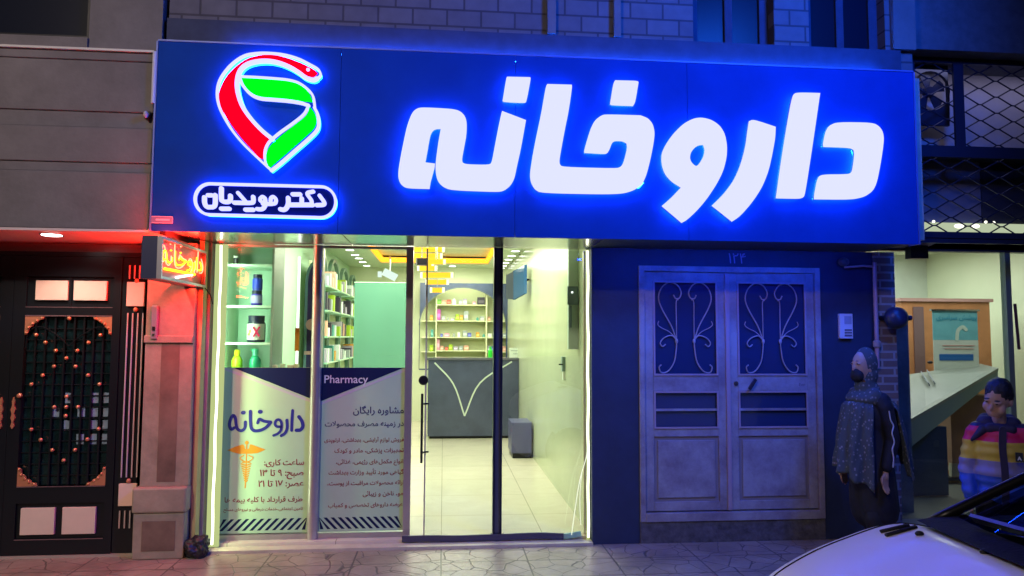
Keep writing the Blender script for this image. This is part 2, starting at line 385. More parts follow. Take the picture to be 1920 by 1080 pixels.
# ---- room behind the glass
RL, RR_, RB, RZ = -1.62, 1.17, 8.0, 2.9
struct(MB().box((RL-.2,GY-.10,-.05),(RR_,RB+.1,.045)), 'shop_floor', cream_floor)
struct(MB().box((-1.84,-.035,.0),(1.165,GY-.104,.022)), 'threshold', mat('threshold_stone', (.50,.46,.36), .5, noise=.2, nscale=6))
wallL = mat('pale_green_wall', (.42,.62,.44), .5); wallR = mat('polished_beige_panel', (.48,.51,.36), .22, noise=.08, nscale=2, spec=.4)
bxo('inner_wall', (RL-.24,GY+.12,.045), (RL-.14,RB,RZ), wallL, ph)
bxo('inner_wall', (RR_,.252,.045), (RR_+.1,RB,RZ), wallR, ph)
bxo('inner_wall', (RL-.14,RB,.045), (RR_,RB+.1,RZ), creamw, ph)
# ceiling with a recessed tray
ceil = mat('ceiling_white', (.62,.72,.52), .45)
TX0,TX1,TY0,TY1 = -1.12,.78,1.6,7.25
b = MB(); b.box((RL-.14,GY+.03,RZ),(TX0,RB,RZ+.1)); b.box((TX1,GY+.03,RZ),(RR_,RB,RZ+.1)); b.box((TX0,GY+.03,RZ),(TX1,TY0,RZ+.1)); b.box((TX0,TY1,RZ),(TX1,RB,RZ+.1)); b.box((TX0-.1,TY0-.1,RZ+.14),(TX1+.1,TY1+.1,RZ+.2)); b.build('ceiling', ceil, ph)
orange = emat('amber_cove_light', (1.0,.36,.02), 3.0)
b = MB(); e = .045
b.box((TX0+.002,TY0,RZ+.02),(TX0+e,TY1,RZ+.10)); b.box((TX1-e,TY0,RZ+.02),(TX1-.002,TY1,RZ+.10)); b.box((TX0+e,TY1-e,RZ+.02),(TX1-e,TY1-.002,RZ+.10)); b.build('cove_light', orange, ph)
bxo('head_wall', (RL-.14,GY+.03,ZS+.035), (RR_,GY+.12,RZ), creamw, ph)
# downlights in the ceiling
dlm = MB().lathe([(.062,0),(.062,-.006),(.045,-.008)], seg=18)
dl0 = None
spots = [(1.07,y) for y in (5.15,5.8,6.35,6.9,7.4,7.85)]+[(-1.42,y) for y in (5.35,6.0,6.5,7.1,7.75)]+[(.15,7.62),(-.42,7.62),(.8,2.4),(-1.42,3.0),(1.07,3.0)]
for i,(x,y) in enumerate(spots):
    o = thing('downlight', None, 'ceiling light', (x,y,RZ-.001), 'round downlights in the pharmacy ceiling')
    if dl0 is None: me = dlm.build('lens', whiteE); rim = MB().lathe([(.075,0),(.075,-.004),(.064,-.004),(.064,0)], seg=18).build('rim', steel); dl0 = (me, rim); c1, c2 = me, rim
    else:
        c1 = dl0[0].copy(); c2 = dl0[1].copy(); COL.objects.link(c1); COL.objects.link(c2)
    c1.parent = o; c2.parent = o; c1.matrix_parent_inverse = Matrix(); c2.matrix_parent_inverse = Matrix()
    side = 'right hand row' if x > .9 else 'left hand row' if x < -1.2 else 'middle of the ceiling'
    n = sum(1 for (a,c) in spots[:i] if (a > .9) == (x > .9) and (a < -1.2) == (x < -1.2))+1
    o['label'] = 'small round downlight, %s in the %s of the pharmacy ceiling' % (['first','second','third','fourth','fifth','sixth','seventh'][n-1], side)
# area lamps added under the ceiling to light the room
lamp('room_light', 'AREA', (-.2,2.6,RZ-.06), 190, (.95,1,.80), 2.2, (0,0,0), 2.6)
lamp('room_light', 'AREA', (0,5.8,RZ-.06), 112, (.95,1,.80), 1.6, (0,0,0), 2.2)
# ================================================================== SIGN BOARD
sg = thing('shop_sign', 'long dark blue fascia sign with large white glowing letters over the pharmacy', 'sign', (.8,SY,ZS))
zt = 3.605
b = MB()
seam = [XL, at(636,300,Y=SY).x, at(966,300,Y=SY).x, at(1290,300,Y=SY).x, XR]
for i in range(4): b.box((seam[i]+.0015,SY,2.30),(seam[i+1]-.0015,SY+.018,zt))
b.build('panel', navy, sg)
b = MB(); b.box((XL-.012,SY-.004,2.30),(XL-.001,SY+.12,zt)); b.box((XR+.001,SY-.004,2.30),(XR+.012,SY+.12,zt)); b.box((XL,SY-.006,zt+.001),(XR,SY+.10,zt+.012)); b.build('edge_trim', mat('sign_trim', (.10,.14,.40), .5, .2), sg)
bxo('added_top_glow', (-1.5,SY+.105,zt+.004), (3.3,SY+.130,zt+.014), emat('top_glow_blue', (.005,.10,1.0), 130), sg)  # added emitter hidden on the sign's top edge, washes the brick above blue
bxo('added_bottom_glow', (1.22,SY+.035,ZS-.010), (3.3,SY+.055,ZS-.001), emat('bottom_glow_blue', (.005,.06,1.0), 110), sg)  # added emitter tucked behind the sign's lower lip, turns the door bay blue
LETW = emat('letter_face', (.77,.80,10.0), 1.0)
HALO = emat('letter_halo', (.005,.13,1.0), 46)
LETSIDE = mat('letter_side', (.3,.35,.6), .4)
def chaik(p, it=2, lim=60):
    for _ in range(it):
        q = []; n = len(p)
        for i in range(n):
            a = Vector(p[i-1]); c = Vector(p[i]); d = Vector(p[(i+1) % n]); u = c-a; v = d-c
            if u.length < 1e-6 or v.length < 1e-6: continue
            if u.angle(v) < math.radians(lim):
                q += [tuple(c-u*.22), tuple(c+v*.22)]
            else: q.append(tuple(c))
        p = q
    return p
Q5 = lambda x, y: (700+x/3.273, 100+y/3.273)
Q6 = lambda x, y: (1180+x/3.176, 100+y/3.176)
FY = SY-.062
def sgn(p, y=FY): v = at(p[0], p[1], Y=y); return (v.x, v.z)
def shrink(pts, d):
    n = len(pts); area = sum(pts[i][0]*pts[(i+1)%n][1]-pts[(i+1)%n][0]*pts[i][1] for i in range(n)); s = 1 if area > 0 else -1; out = []
    for i in range(n):
        a = Vector(pts[i-1]); c = Vector(pts[i]); e2 = Vector(pts[(i+1)%n]); u = (c-a).normalized(); v = (e2-c).normalized()
        nn = Vector((-(u.y+v.y), u.x+v.x))*s
        if nn.length < 1e-6: out.append(tuple(c)); continue
        nn.normalize(); out.append(tuple(c+nn*d))
    return out
letters = {
 'he_noon': [Q5(*p) for p in [(345,833),(352,790),(366,740),(377,700),(378,676),(320,669),(333,600),(342,545),(352,497),(368,474),(388,465),(413,465),(398,550),(386,640),(381,690),(384,745),(398,790),(430,822),(480,841),(760,852),(800,845),(840,815),(866,770),(880,700),(905,590),(930,450),(937,409),(790,353),(785,372),(770,440),(745,570),(727,668),(712,684),(570,681),(548,670),(544,650),(558,575),(572,500),(574,420),(560,380),(530,352),(480,340),(310,331),(270,336),(238,362),(208,440),(188,530),(168,630),(154,715),(153,765),(166,800),(190,822),(222,830)]],
 'noon_dot': [Q5(*p) for p in [(822,143),(962,146),(967,154),(940,296),(930,306),(800,300),(793,292),(816,150)]],
 'khe_alef': [Q5(*p) for p in [(1068,188),(1218,192),(1220,208),(1200,350),(1175,470),(1142,650),(1144,682),(1162,697),(1490,706),(1518,697),(1535,672),(1558,582),(1553,554),(1530,540),(1482,538),(1464,550),(1450,590),(1436,613),(1420,619),(1296,612),(1292,600),(1330,470),(1358,412),(1400,380),(1430,374),(1640,380)]]+[Q6(*p) for p in [(70,370),(112,386),(140,420),(152,472),(144,540),(124,640),(102,725),(76,782)]]+[Q5(*p) for p in [(1655,800),(1600,841),(1530,862),(1400,866),(1030,858),(990,836),(966,792),(960,745),(975,640),(1000,510),(1030,370),(1058,205)]],
 'khe_dot': [Q5(*p) for p in [(1484,165),(1620,168),(1628,176),(1608,300),(1593,324),(1460,320),(1452,312),(1472,186)]],
 'vav': [Q6(*p) for p in [(380,388),(430,381),(490,395),(540,430),(570,480),(583,550),(580,620),(560,700),(520,780),(460,870),(400,940),(340,995),(310,1010),(192,910),(250,860),(306,800),(250,765),(210,720),(191,660),(190,600),(215,545),(260,480),(320,420)]],
 're': [Q6(*p) for p in [(712,404),(740,393),(872,437),(870,500),(852,600),(830,700),(790,800),(730,890),(660,970),(610,1003),(490,908),(560,840),(620,760),(660,670),(690,560),(704,450)]],
 'alef': [Q6(*p) for p in [(970,250),(996,232),(1137,236),(1134,256),(1090,560),(1046,845),(1034,859),(1010,867),(872,864),(875,840),(900,660),(940,410)]],
 'dal': [Q6(*p) for p in [(1160,500),(1170,460),(1190,430),(1238,409),(1450,412),(1490,435),(1512,470),(1517,520),(1500,640),(1475,770),(1450,820),(1400,855),(1320,872),(1099,870),(1100,840),(1120,740),(1148,721),(1300,720),(1320,712),(1328,690),(1340,600),(1334,575),(1310,563),(1155,558),(1152,540)]],
}
hole = {'vav': [Q6(*p) for p in [(438,546),(449,575),(440,620),(410,666),(395,672),(372,652),(360,625),(366,590),(390,560),(415,547)]]}
for k, pts in letters.items():
    P = chaik([sgn(p) for p in pts], 2, 50); Hs = [chaik([sgn(p) for p in hole[k]], 2, 70)] if k in hole else []
    o = MB().poly(P, FY, FY+.022, Hs, sidemat=1).build('letter', [LETW, LETSIDE], sg)
    Pi = shrink(P, .020); Hi = [shrink(h, -.018) for h in Hs]
    MB().poly(Pi, FY+.024, SY-.006, Hi).build('halo', HALO, o)
# emblem: snake and leaves in a drop shape
Q4 = lambda x, y: (340+x/3.0, 70+y/3.0)
def s4(pts, y=FY): return [sgn(Q4(*p), y) for p in pts]
pxm = (at(700,200,Y=FY)-at(600,200,Y=FY)).x/100     # metres per photo pixel on the sign
emb = MB(); EW = emat('emblem_outline', (.80,.82,2.6), 1.0)
ribs = [([(760,232),(782,212),(770,180),(730,155),(660,120),(580,97),(500,88),(430,88),(360,100),(300,135),(250,185),(213,245),(200,310),(208,375),(235,440),(280,515),(340,590),(410,660),(480,725),(505,748)],13),
 ([(505,748),(560,705),(640,635),(720,565),(762,520),(772,480),(765,430),(748,395)],17),
 ([(510,570),(450,520),(390,455),(345,390),(322,330),(312,270),(318,215),(338,175),(375,148),(430,134),(490,132),(550,143),(610,167),(660,197),(700,226),(740,238),(762,230)],22),
 ([(510,570),(485,600),(470,640),(470,690),(482,728)],12),([(510,570),(560,530),(630,480),(690,430),(716,380)],13),
 ([(330,220),(420,224),(520,231),(600,239),(660,256),(710,291),(740,330),(750,392)],13),
 ([(327,225),(347,272),(387,317),(440,342),(520,350),(600,357),(670,368),(716,382)],16)]
for i,(r,wd) in enumerate(ribs): emb.ribbon(s4(r), wd/3*pxm, FY-.002-.0006*i, FY+.02, sidemat=0)
em = emb.build('emblem', EW, sg)
def fill(pts, name, m, y=FY+.003):
    return MB().poly(chaik(s4(pts),1,70), y, FY+.019).build(name, m, em)
RED = emat('red_acrylic', (1.0,.0,.015), 1.3); GRN = emat('green_acrylic', (.0,.95,.01), 1.2)
fill([(300,165),(250,220),(218,280),(207,330),(222,400),(268,475),(330,560),(395,632),(440,682),(470,680),(470,640),(485,600),(508,572),(440,512),(380,448),(338,385),(312,310),(304,250),(315,200),(335,165),(390,135),(450,120),(520,120),(590,144),(650,176),(705,212),(742,222),(765,200),(745,178),(680,146),(600,114),(520,97),(450,97),(370,115)], 'snake_fill', RED)
fill([(330,225),(420,229),(520,236),(610,245),(660,260),(712,298),(740,362),(650,352),(560,345),(450,340),(388,314),(350,268)], 'leaf_fill', GRN)
fill([(720,388),(752,425),(762,470),(745,512),(690,562),(600,642),(530,702),(492,735),(476,700),(476,650),(500,605),(545,565),(620,505),(690,452),(712,425)], 'leaf_fill', GRN)
ec = sgn(Q4(713,182)); MB().lathe([(.0075*1.6,FY-.004),(.0075*1.6,FY+.001)], c=(ec[0],0,ec[1]), axis='Y', seg=16).build('snake_eye', EW, em)
hb = MB()
for r,wd in ribs[:3]: hb.ribbon(s4(r), (wd/3-1.5)*pxm, FY+.022, SY-.006)
hb.build('halo', emat('emblem_halo', (.005,.12,1.0), 22), em)
# name plate under the emblem
Q7 = lambda x, y: (350+x/12., 330+y/12.); Q8 = lambda x, y: (490+x/12., 330+y/12.)
ring = []
for k in range(13):
    a = PI/2+PI*k/12; ring.append((393+28*math.cos(a), 373-29*math.sin(a)))
ring += [(393+208*k/20., 402+5.5*k/20.) for k in range(1,20)]
for k in range(13):
    a = -PI/2+PI*k/12; ring.append((601+28*math.cos(a), 378.5-29*math.sin(a)))
ring += [(601-208*k/20., 349.5-5.5*k/20.) for k in range(1,20)]
b = MB(); b.ribbon([sgn(p) for p in ring], 5.0*pxm, FY, FY+.02, closed=True, smooth=True, sidemat=0)
npl = b.build('name_plate', EW, sg)
MB().ribbon([sgn(p) for p in ring], 3.4*pxm, FY+.022, SY-.006, closed=True).build('halo', emat('plate_halo', (.005,.12,1.0), 22), npl)
MB().poly([sgn(p) for p in ring], SY-.034, SY-.026).build('plate_backing', mat('plate_blue', (.002,.008,.10), .8, spec=.05), npl)
st = []
A = lambda L, w: st.append(([Q7(*p) for p in L], w)); B_ = lambda L, w: st.append(([Q8(*p) for p in L], w))
A([(390,475),(395,600),(440,685),(515,695),(595,685),(632,620),(635,425)],100); A([(470,428),(560,428)],92)
A([(772,270),(772,500),(800,560),(870,578),(940,568),(975,515),(975,440)],102); A([(772,732),(950,732)],98)
A([(1490,465),(1492,550),(1440,598),(1062,595)],95); A([(1150,375),(1330,580)],85); A([(1318,754),(1488,754)],98)
A([(1650,500),(1700,460),(1755,490),(1760,560),(1700,585),(1650,550),(1650,500)],75); A([(1760,530),(1765,640),(1720,720),(1660,745),(1580,740)],90)
B_([(200,560),(215,490),(270,465),(320,520),(310,600),(250,620),(205,590)],80); B_([(30,625),(130,625),(230,625)],85)
B_([(600,490),(600,620),(560,715),(500,755),(425,745)],100); B_([(620,645),(1150,645)],104); B_([(905,500),(905,630)],95); B_([(700,408),(870,408)],92)
B_([(1165,345),(1030,390),(1120,540),(1130,640)],85)
B_([(1310,440),(1405,575),(1395,640),(1240,652)],92)
b = MB()
for i,(L_,wd) in enumerate(st): b.ribbon([sgn(p) for p in L_], wd/12*pxm*.92, FY-.0004*i, FY+.02, cap=True, smooth=len(L_) > 2)
b.build('name_lettering', EW, npl)
# ================================================================== SHOP FRONT
sf = thing('aluminium_shopfront', 'grey aluminium shop front with two tall fixed windows beside the glass entrance', 'shop front', (-.95,GY,.022))
G0 = at(408,1000,Y=GY).x; M0, M1 = -1.030, -.947; E0, E1 = -.300, -.245; TZ = 2.304
b = MB(); f0, f1 = GY-.03, GY+.03
b.box((-1.80,f0,.022),(-1.703,f1,2.314)); b.build('frame_post', alu, sf)
mm_ = MB(); mm_.poly([(M0,f1),(M0,f0+.01)]+[((M0+M1)/2-(M1-M0)/2*math.cos(PI*k/12), f0+.01-.045*math.sin(PI*k/12)) for k in range(1,12)]+[(M1,f0+.01),(M1,f1)], .022, 2.314, plane='XY'); mm_.build('mullion', mat('mullion_aluminium', (.55,.50,.53), .28, .75, noise=.06, nscale=12), sf, smooth=False)
MB().box((E0,f0-.01,.022),(E1,f1,2.314)).build('mullion', mat('mullion_aluminium'), sf)
for (x0,x1) in ((-1.703,M0),(M1,E0)):
    MB().box((x0,f0+.004,.022),(x1,f1-.004,.085)).build('bottom_rail', alu, sf)
    MB().box((x0,f0+.004,2.296),(x1,f1-.004,2.314)).build('top_rail', alu, sf)
    MB().box((x0,GY-.004,.085),(x1,GY+.004,2.296)).build('glass_pane', glass, sf)
# posters stuck on the lower half of the two windows
def poster(x0, x1, flip, label):
    PY = GY-.0075; z0, z1 = .092, 1.355
    p = thing('window_poster', label, 'poster', ((x0+x1)/2,PY,z0), 'posters on the shop windows')
    MB().box((x0,PY,z0),(x1,PY+.003,z1)).build('sheet', mat('poster_paper', (.38,.55,.37), .8, noise=.06, nscale=2, spec=.1), p)
    nv = mat('poster_navy', (.008,.014,.06), .8, spec=.1); ln = mat('poster_line', (.42,.44,.46), .5)
    zb = at(590 if not flip else 600, 752, Y=PY).z if not flip else at(606,757,Y=PY).z
    if not flip: tri = [(x0+.08,z1-.001),(x1,z1-.001),(x1,zb+.02)]; lp = [(x0,z1-.004),(x1,zb)]
    else: tri = [(x0,z1-.001),(x1-.01,z1-.001),(x0,zb+.02)]; lp = [(x0,zb),(x1,z1-.02)]
    MB().poly(tri, PY-.001, PY-.0002).build('navy_band', nv, p)
    MB().ribbon(lp, .018, PY-.0018, PY-.0003, cap=False, smooth=False).build('diagonal_line', ln, p)
    st_ = MB(); n = 12; zt_, zl = .200, .112; wst = (x1-x0)/n
    for k in range(-1, n+1):
        a = x0+wst*(k+.25); c = [(a,zl),(a+.026,zl),(a+.026+.085,zt_),(a+.085,zt_)]
        if flip: c = [(x0+x1-q[0],q[1]) for q in c]
        c = [(min(max(q[0],x0+.004),x1-.004),q[1]) for q in c]
        xs_ = [q[0] for q in c]
        if max(xs_)-min(xs_) < .03: continue
        st_.poly(c, PY-.001, PY-.0002)
    st_.build('stripes', nv, p)
    return p, PY
p1, PY = poster(-1.703, M0, False, 'left window poster with blue pharmacy word, gold winged staff and opening hours')
p2, _ = poster(M1, E0, True, 'right window poster with the word Pharmacy and lines of red Persian text')
INKB = mat('ink_blue', (.01,.012,.22), .5); INKR = mat('ink_maroon', (.22,.012,.03), .5); GOLD = mat('ink_gold', (.62,.27,.02), .4); INKD = mat('ink_dark_blue', (.02,.02,.10), .5); INKW = mat('ink_white', (.55,.56,.6), .5)
ty = PY-.0015
def ptext(body, xl, xr, yb, m, p, rtl=True, bold=.015, name='lettering', hs=1.0):
    a = at(xl,yb,Y=ty); c = at(xr,yb,Y=ty); return text(name, body, a.x, c.x, (a.z+c.z)/2, ty, m, p, rtl, bold, hmax=None)
S1 = lambda pts: [ (at(410+x/6.353, 750+y/6.353, Y=ty).x, at(410+x/6.353, 750+y/6.353, Y=ty).z) for x,y in pts]
DARU = [([(955,200),(990,250),(1002,310),(975,355),(925,360)],42),([(880,125),(872,250),(868,362)],34),([(812,240),(815,330),(790,395),(745,425)],36),
 ([(738,318),(695,316),(670,288),(682,248),(712,234),(742,256),(750,312),(736,366),(702,402),(655,422)],32),
 ([(465,272),(485,228),(540,252),(618,262)],36),([(618,268),(560,330),(490,362),(425,365),(388,330),(378,240),(378,135)],38),([(490,140),(500,140)],48),
 ([(318,262),(312,330),(272,365),(225,345),(208,290),(200,220),(172,182),(140,235),(128,300),(150,348),(185,330)],36),([(288,150),(298,150)],46)]
unit = (at(600,800,Y=ty)-at(500,800,Y=ty)).x/100/6.353
b = MB()
for i,(L_,wd) in enumerate(DARU): b.ribbon(S1(L_), wd*unit, ty-.0003*i, PY-.0003, smooth=len(L_) > 2)
b.build('pharmacy_word', INKB, p1)
# gold winged staff
b = MB(); g = S1([(100,598),(200,555),(290,528),(305,545),(312,580),(335,588),(360,580),(368,545),(378,525),(470,560),(560,590),(470,630),(400,640),(340,640),(250,642),(180,625)])
b.poly(g, ty, PY-.0003); c = S1([(335,508)])[0]; b.lathe([(22*unit,ty-.0006),(22*unit,PY-.0004)], c=(c[0],0,c[1]), axis='Y', seg=14)
b.ribbon(S1([(335,510),(330,700),(325,850),(315,1045)]), 14*unit, ty-.0004, PY-.0003)
b.ribbon(S1([(300,660),(255,690),(300,730),(370,745)]), 12*unit, ty-.001, PY-.0003); b.ribbon(S1([(360,660),(410,690),(360,730),(285,745)]), 12*unit, ty-.0014, PY-.0003)
for k in range(8):
    y = 760+k*28; ww = 60-k*6; b.ribbon(S1([(328-ww,y),(326,y+16),(324+ww,y)]), 14*unit, ty-.0008-.0002*(k % 2), PY-.0003)
b.build('winged_staff', GOLD, p1)
ptext('ساعت کاری:', 495, 570, 872, INKR, p1); ptext('صبح: ۹ تا ۱۳', 487, 569, 892, INKR, p1); ptext('عصر: ۱۷ تا ۲۱', 484, 569, 912, INKR, p1)
ptext('طرف قرارداد با کلیه بیمه ها', 421, 567, 941, INKR, p1); ptext('تامین اجتماعی،خدمات درمانی و نیروهای مسلح', 419, 568, 957, INKR, p1, bold=.012)
o = text('lettering', 'Pharmacy', at(608,718,Y=ty).x, at(690,718,Y=ty).x, at(650,718,Y=ty).z, ty-.001, INKW, p2, rtl=False, bold=.01)
for body, xl, xr, yb, m in (('مشاوره رایگان',662,757,775,INKD),('در زمینه مصرف محصولات',609,757,799,INKD),('فروش لوازم آرایشی، بهداشتی، ارتوپدی',608,757,828,INKR),('تجهیزات پزشکی، مادر و کودک',627,757,848,INKR),('انواع مکمل‌های رژیمی، غذائی،',630,756,869,INKR),('گیاهی مورد تأیید وزارت بهداشت',616,757,889,INKR),('ارائه محصولات مراقبت از پوست،',614,757,909,INKR),('مو، ناخن و زیبائی',680,756,929,INKR),('عرضه داروهای تخصصی و کمیاب',615,755,950,INKR)):
    ptext(body, xl, xr, yb, m, p2)
# led neon flex down both sides of the opening
def led(name, x, lab, dx=.018, y=.03, col=(1.0,1.0,.62), s=2.6):
    o = thing(name, lab, 'light strip', (x,y,.03), 'led strips at the sides of the shop front')
    MB().box((x-dx,y-.012,.03),(x+dx,y,2.30)).build('channel', emat('led_channel_glow', (.50,.58,.24), 1.0), o); b = MB(); pts = []  # channel's glow stands in for led light falling on plain aluminium
    for k in range(24):
        z = .05+k*(2.24/23); pts.append((x+.003*math.sin(k*1.3), y-.020, z))
    b.tube(pts, .0085, 8).build('led_tube', emat('led_warm_'+name, col, s), o); return o
led('led_strip', at(406,700,Y=.02).x, 'glowing vertical led strip at the left end of the shop front', dx=.046, y=.06, col=(1.0,.98,.80), s=3.5)
o = led('led_strip', at(1102.5,700,Y=.02).x, 'glowing vertical led strip at the right end of the shop front', dx=.012, y=.04, col=(1.0,.98,.85), s=3.0)
aim(lamp('led_spill', 'AREA', (-1.72,-.02,1.2), 13, (.72,1,.5), .04, (0,0,0), 2.2), (-1.2,.15,1.2))
# pale reveal of the opening at the left, and the slim jambs
rv = thing('entrance_reveal', 'yellowish painted reveal between stone pillar and pharmacy window', 'reveal', (-1.8,0,0))
bxo('reveal_face', (-1.835,-.03,.0), (-1.80,GY+.03,2.314), mat('yellow_paint', (.40,.38,.14), .6, noise=.15), rv)
bxo('reveal_face', (-1.799,.065,.022), (-1.775,GY-.032,2.314), mat('grey_paint', (.30,.30,.33), .6, noise=.15), rv)
# ---- entrance: two glass door leaves, dark centre post, black floor bar
ed = thing('glass_door', 'clear frameless glass door leaf standing between the window and the dark post', 'door', (.05,.14,.03))
dx0, dx1, dm = E1+.006, .395, at(800,700,Y=.14).x
MB().box((dm,.136,.035),(dx1,.146,2.30)).build('glass_pane', glass, ed)
MB().box((dm-.012,.128,.035),(dm,.152,2.30)).build('edge_profile', mat('pale_aluminium', (.62,.58,.46), .3, .4), ed)
hx = at(791,800,Y=.12).x
b = MB(); z0, z1 = at(791,868,Y=.1).z, at(791,738,Y=.1).z; b.tube([(hx,.10,z0),(hx,.10,z1)], .010, 10); b.bar((hx,.10,z0+.08),(hx+.05,.138,z0+.08),.014); b.bar((hx,.10,z1-.08),(hx+.05,.138,z1-.08),.014); b.build('pull_handle', blackm, ed)
lk = at(794,713,Y=.12); MB().lathe([(.0,.10),(.034,.10),(.038,.106),(.038,.134),(.0,.135)], c=(lk.x,0,lk.z), axis='Y', seg=24).build('round_lock', blackm, ed)
ed2 = thing('glass_door', 'clear glass door leaf to the right of the dark post, rust free and fixed', 'door', (.8,.14,.03)); ed2['label'] = 'clear glass door leaf between the dark post and the right led strip'
MB().box((.467,.136,.035),(1.125,.146,2.30)).build('glass_pane', glass, ed2)
MB().box((1.125,.128,.035),(1.140,.152,2.30)).build('edge_profile', mat('pale_aluminium'), ed2)
pst = thing('door_post', 'slim dark aluminium post in the middle of the glass entrance', 'post', (.43,.1,.03))
b = MB(); b.box((.395,.085,.03),(.412,.155,2.315)); b.box((.450,.085,.03),(.467,.155,2.315)); b.build('rail', mat('dark_blue_aluminium', (.03,.035,.07), .3, .7), pst)
bxo('web', (.412,.10,.03), (.450,.14,2.315), mat('mid_aluminium', (.12,.13,.22), .3, .7), pst)
for x in (.385,.478): MB().lathe([(.006,.078),(.006,.086)], c=(x,0,.075), axis='Y', seg=10).build('screw', steel, pst)
fb = thing('floor_bar', 'dark rubber edged floor bar running along the foot of the glass entrance', 'floor bar', (.4,.06,.022))
pts = [(-.30,.066),(-.1,.068),(.15,.062),(.37,.066),(.43,.060),(.49,.066),(.75,.070),(.95,.060)]
MB().ribbon([(x,z-.012) for x,z in pts], .046, .058, .075, cap=False).build('bar', mat('dark_rubber', (.05,.045,.085), .45), fb)
MB().ribbon([(.952,.048),(1.02,.056),(1.09,.066)], .040, .058, .075, cap=False).build('worn_end', mat('worn_green_tape', (.25,.45,.33), .4), fb)
# curved cable hanging in the right corner
b = MB(); b.tube(crom(V3([(1.145,.03,.95),(1.13,.02,.70),(1.07,.00,.50),(1.03,-.01,.28),(1.0,-.015,.08)]),5), .0035, 6); b.tube(crom(V3([(1.135,.03,.68),(1.09,.02,.55),(1.07,.01,.35),(1.075,.0,.15)]),5), .0025, 6)
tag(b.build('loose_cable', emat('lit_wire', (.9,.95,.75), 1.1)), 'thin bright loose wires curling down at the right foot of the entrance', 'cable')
# ================================================================== BEHIND THE GLASS: window display
prng = random.Random(3)
ds = thing('display_shelf', 'mint green display shelf unit behind the left shop window', 'shelf', (-1.57,.6,.045))
X0, X1, Y0, Y1 = -1.78, -1.405, .42, .78
b = MB(); b.box((X0,Y1,.045),(X1,Y1+.02,2.7)); b.box((X0-.02,Y0,.045),(X0,Y1,2.7)); b.build('back_panel', mint, ds)
bxo('side_panel', (X1,Y0,.045), (X1+.018,Y1+.02,2.7), mat('grey_green_panel', (.18,.25,.20), .4), ds)
for z in (2.185,1.848,1.546,1.320): bxo('shelf_board', (X0,Y0,z-.018), (X1,Y1,z), mat('mint_shelf', (.50,.72,.55), .35), ds)
bxo('plinth', (X0,Y0+.01,.045), (X1,Y1,1.30), mint, ds)
aim(lamp('shelf_light', 'AREA', (-1.735,.27,1.80), 7, (.78,1,.72), .05, (0,0,0), .9), (-1.45,.75,1.8))  # added strip lamp behind the frame post, brightens the display shelves
def tub(x, y, z, r, h, body, lid, label, lab=None, name='supplement_tub', cat='tub'):
    o = thing(name, label, cat, (x,y,z)); MB().lathe([(r*.9,0),(r,.01),(r,h*.72),(r*.86,h*.80)], c=(x,y,z), seg=24).build('body', body, o, smooth=False)
    MB().lathe([(r*.88,h*.80),(r*.9,h*.81),(r*.9,h),(r*.86,h+.004)], c=(x,y,z), seg=24).build('lid', lid, o)
    if lab:
        b = MB(); n0 = 10
        for k in range(n0):
            a0 = PI+ .25+ (PI-.5)*k/n0; a1 = PI+.25+(PI-.5)*(k+1)/n0; R_ = r+.0015
            b.quad((x+R_*math.cos(a0),y+R_*math.sin(a0),z+.02),(x+R_*math.cos(a1),y+R_*math.sin(a1),z+.02),(x+R_*math.cos(a1),y+R_*math.sin(a1),z+h*.70),(x+R_*math.cos(a0),y+R_*math.sin(a0),z+h*.70))
        b.build('label', lab, o)
    return o
bluet = mat('tub_blue', (.03,.05,.35), .3); bluet2 = mat('tub_violet', (.06,.04,.45), .3); blk = mat('tub_black', (.015,.02,.05), .3); pw = mat('paper_white', (.6,.66,.6), .5)
q = at(481,574,Y=.52); tub(q.x,.52,1.85,.045,.12,bluet2,blk,'violet blue tub with silver foot, lower of two stacked on third shelf', mat('label_lilac',(.35,.33,.6),.4))
tub(q.x+.004,.52,1.975,.04,.13,bluet,blk,'dark blue tub with black cap stacked on top of the violet tub', mat('label_blue',(.02,.05,.5),.3))
q = at(480,640,Y=.52); t = tub(q.x,.52,1.548,.072,.215,blk,blk,'large black supplement tub with white label and red cross mark', pw)
b = MB(); cx, cz, yy = q.x+.012, 1.548+.085, .52-.0765
b.ribbon([(cx-.018,cz+.04),(cx+.032,cz-.038)], .016, yy-.002, yy, cap=False, smooth=False); b.ribbon([(cx+.034,cz+.042),(cx-.016,cz-.04)], .014, yy-.0035, yy-.001, cap=False, smooth=False); b.build('red_cross_mark', mat('crimson', (.45,.01,.07), .4), t)
b = MB(); b.ball((cx-.04,yy+.012,cz+.005), .018, 10, 6, 1, .3, 1); b.ball((cx-.052,yy+.014,cz-.02), .014, 10, 6, 1, .3, 1); b.build('fruit_picture', mat('olive_pic', (.35,.33,.10), .5), t)
def pump(x, z, col, colc, label, s=1.0, pumpy=False):
    o = thing('lotion_bottle', label, 'bottle', (x,.5,z)); MB().lathe([(.040*s,0),(.044*s,.01),(.043*s,.08*s),(.030*s,.105*s),(.018*s,.115*s)], c=(x,.5,z), seg=20).build('body', mat(label[:8]+'_b', col, .25), o, smooth=True)
    b = MB().lathe([(.020*s,.115*s),(.022*s,.12*s),(.022*s,.16*s),(.018*s,.165*s)], c=(x,.5,z), seg=16)
    if pumpy: b.box((x-.035*s,.49,z+.155*s),(x+.02*s,.51,z+.172*s))
    b.build('cap', mat(label[:8]+'_c', colc, .3), o); return o
q = at(444,690,Y=.5); pump(q.x,1.322,(.35,.55,.02),(.62,.66,.02),'yellow green lotion bottle at the left end of the bottom shelf')
q = at(478,690,Y=.5); pump(q.x,1.322,(.03,.48,.22),(.10,.62,.35),'emerald green pump bottle beside the yellow green lotion bottle', pumpy=True)
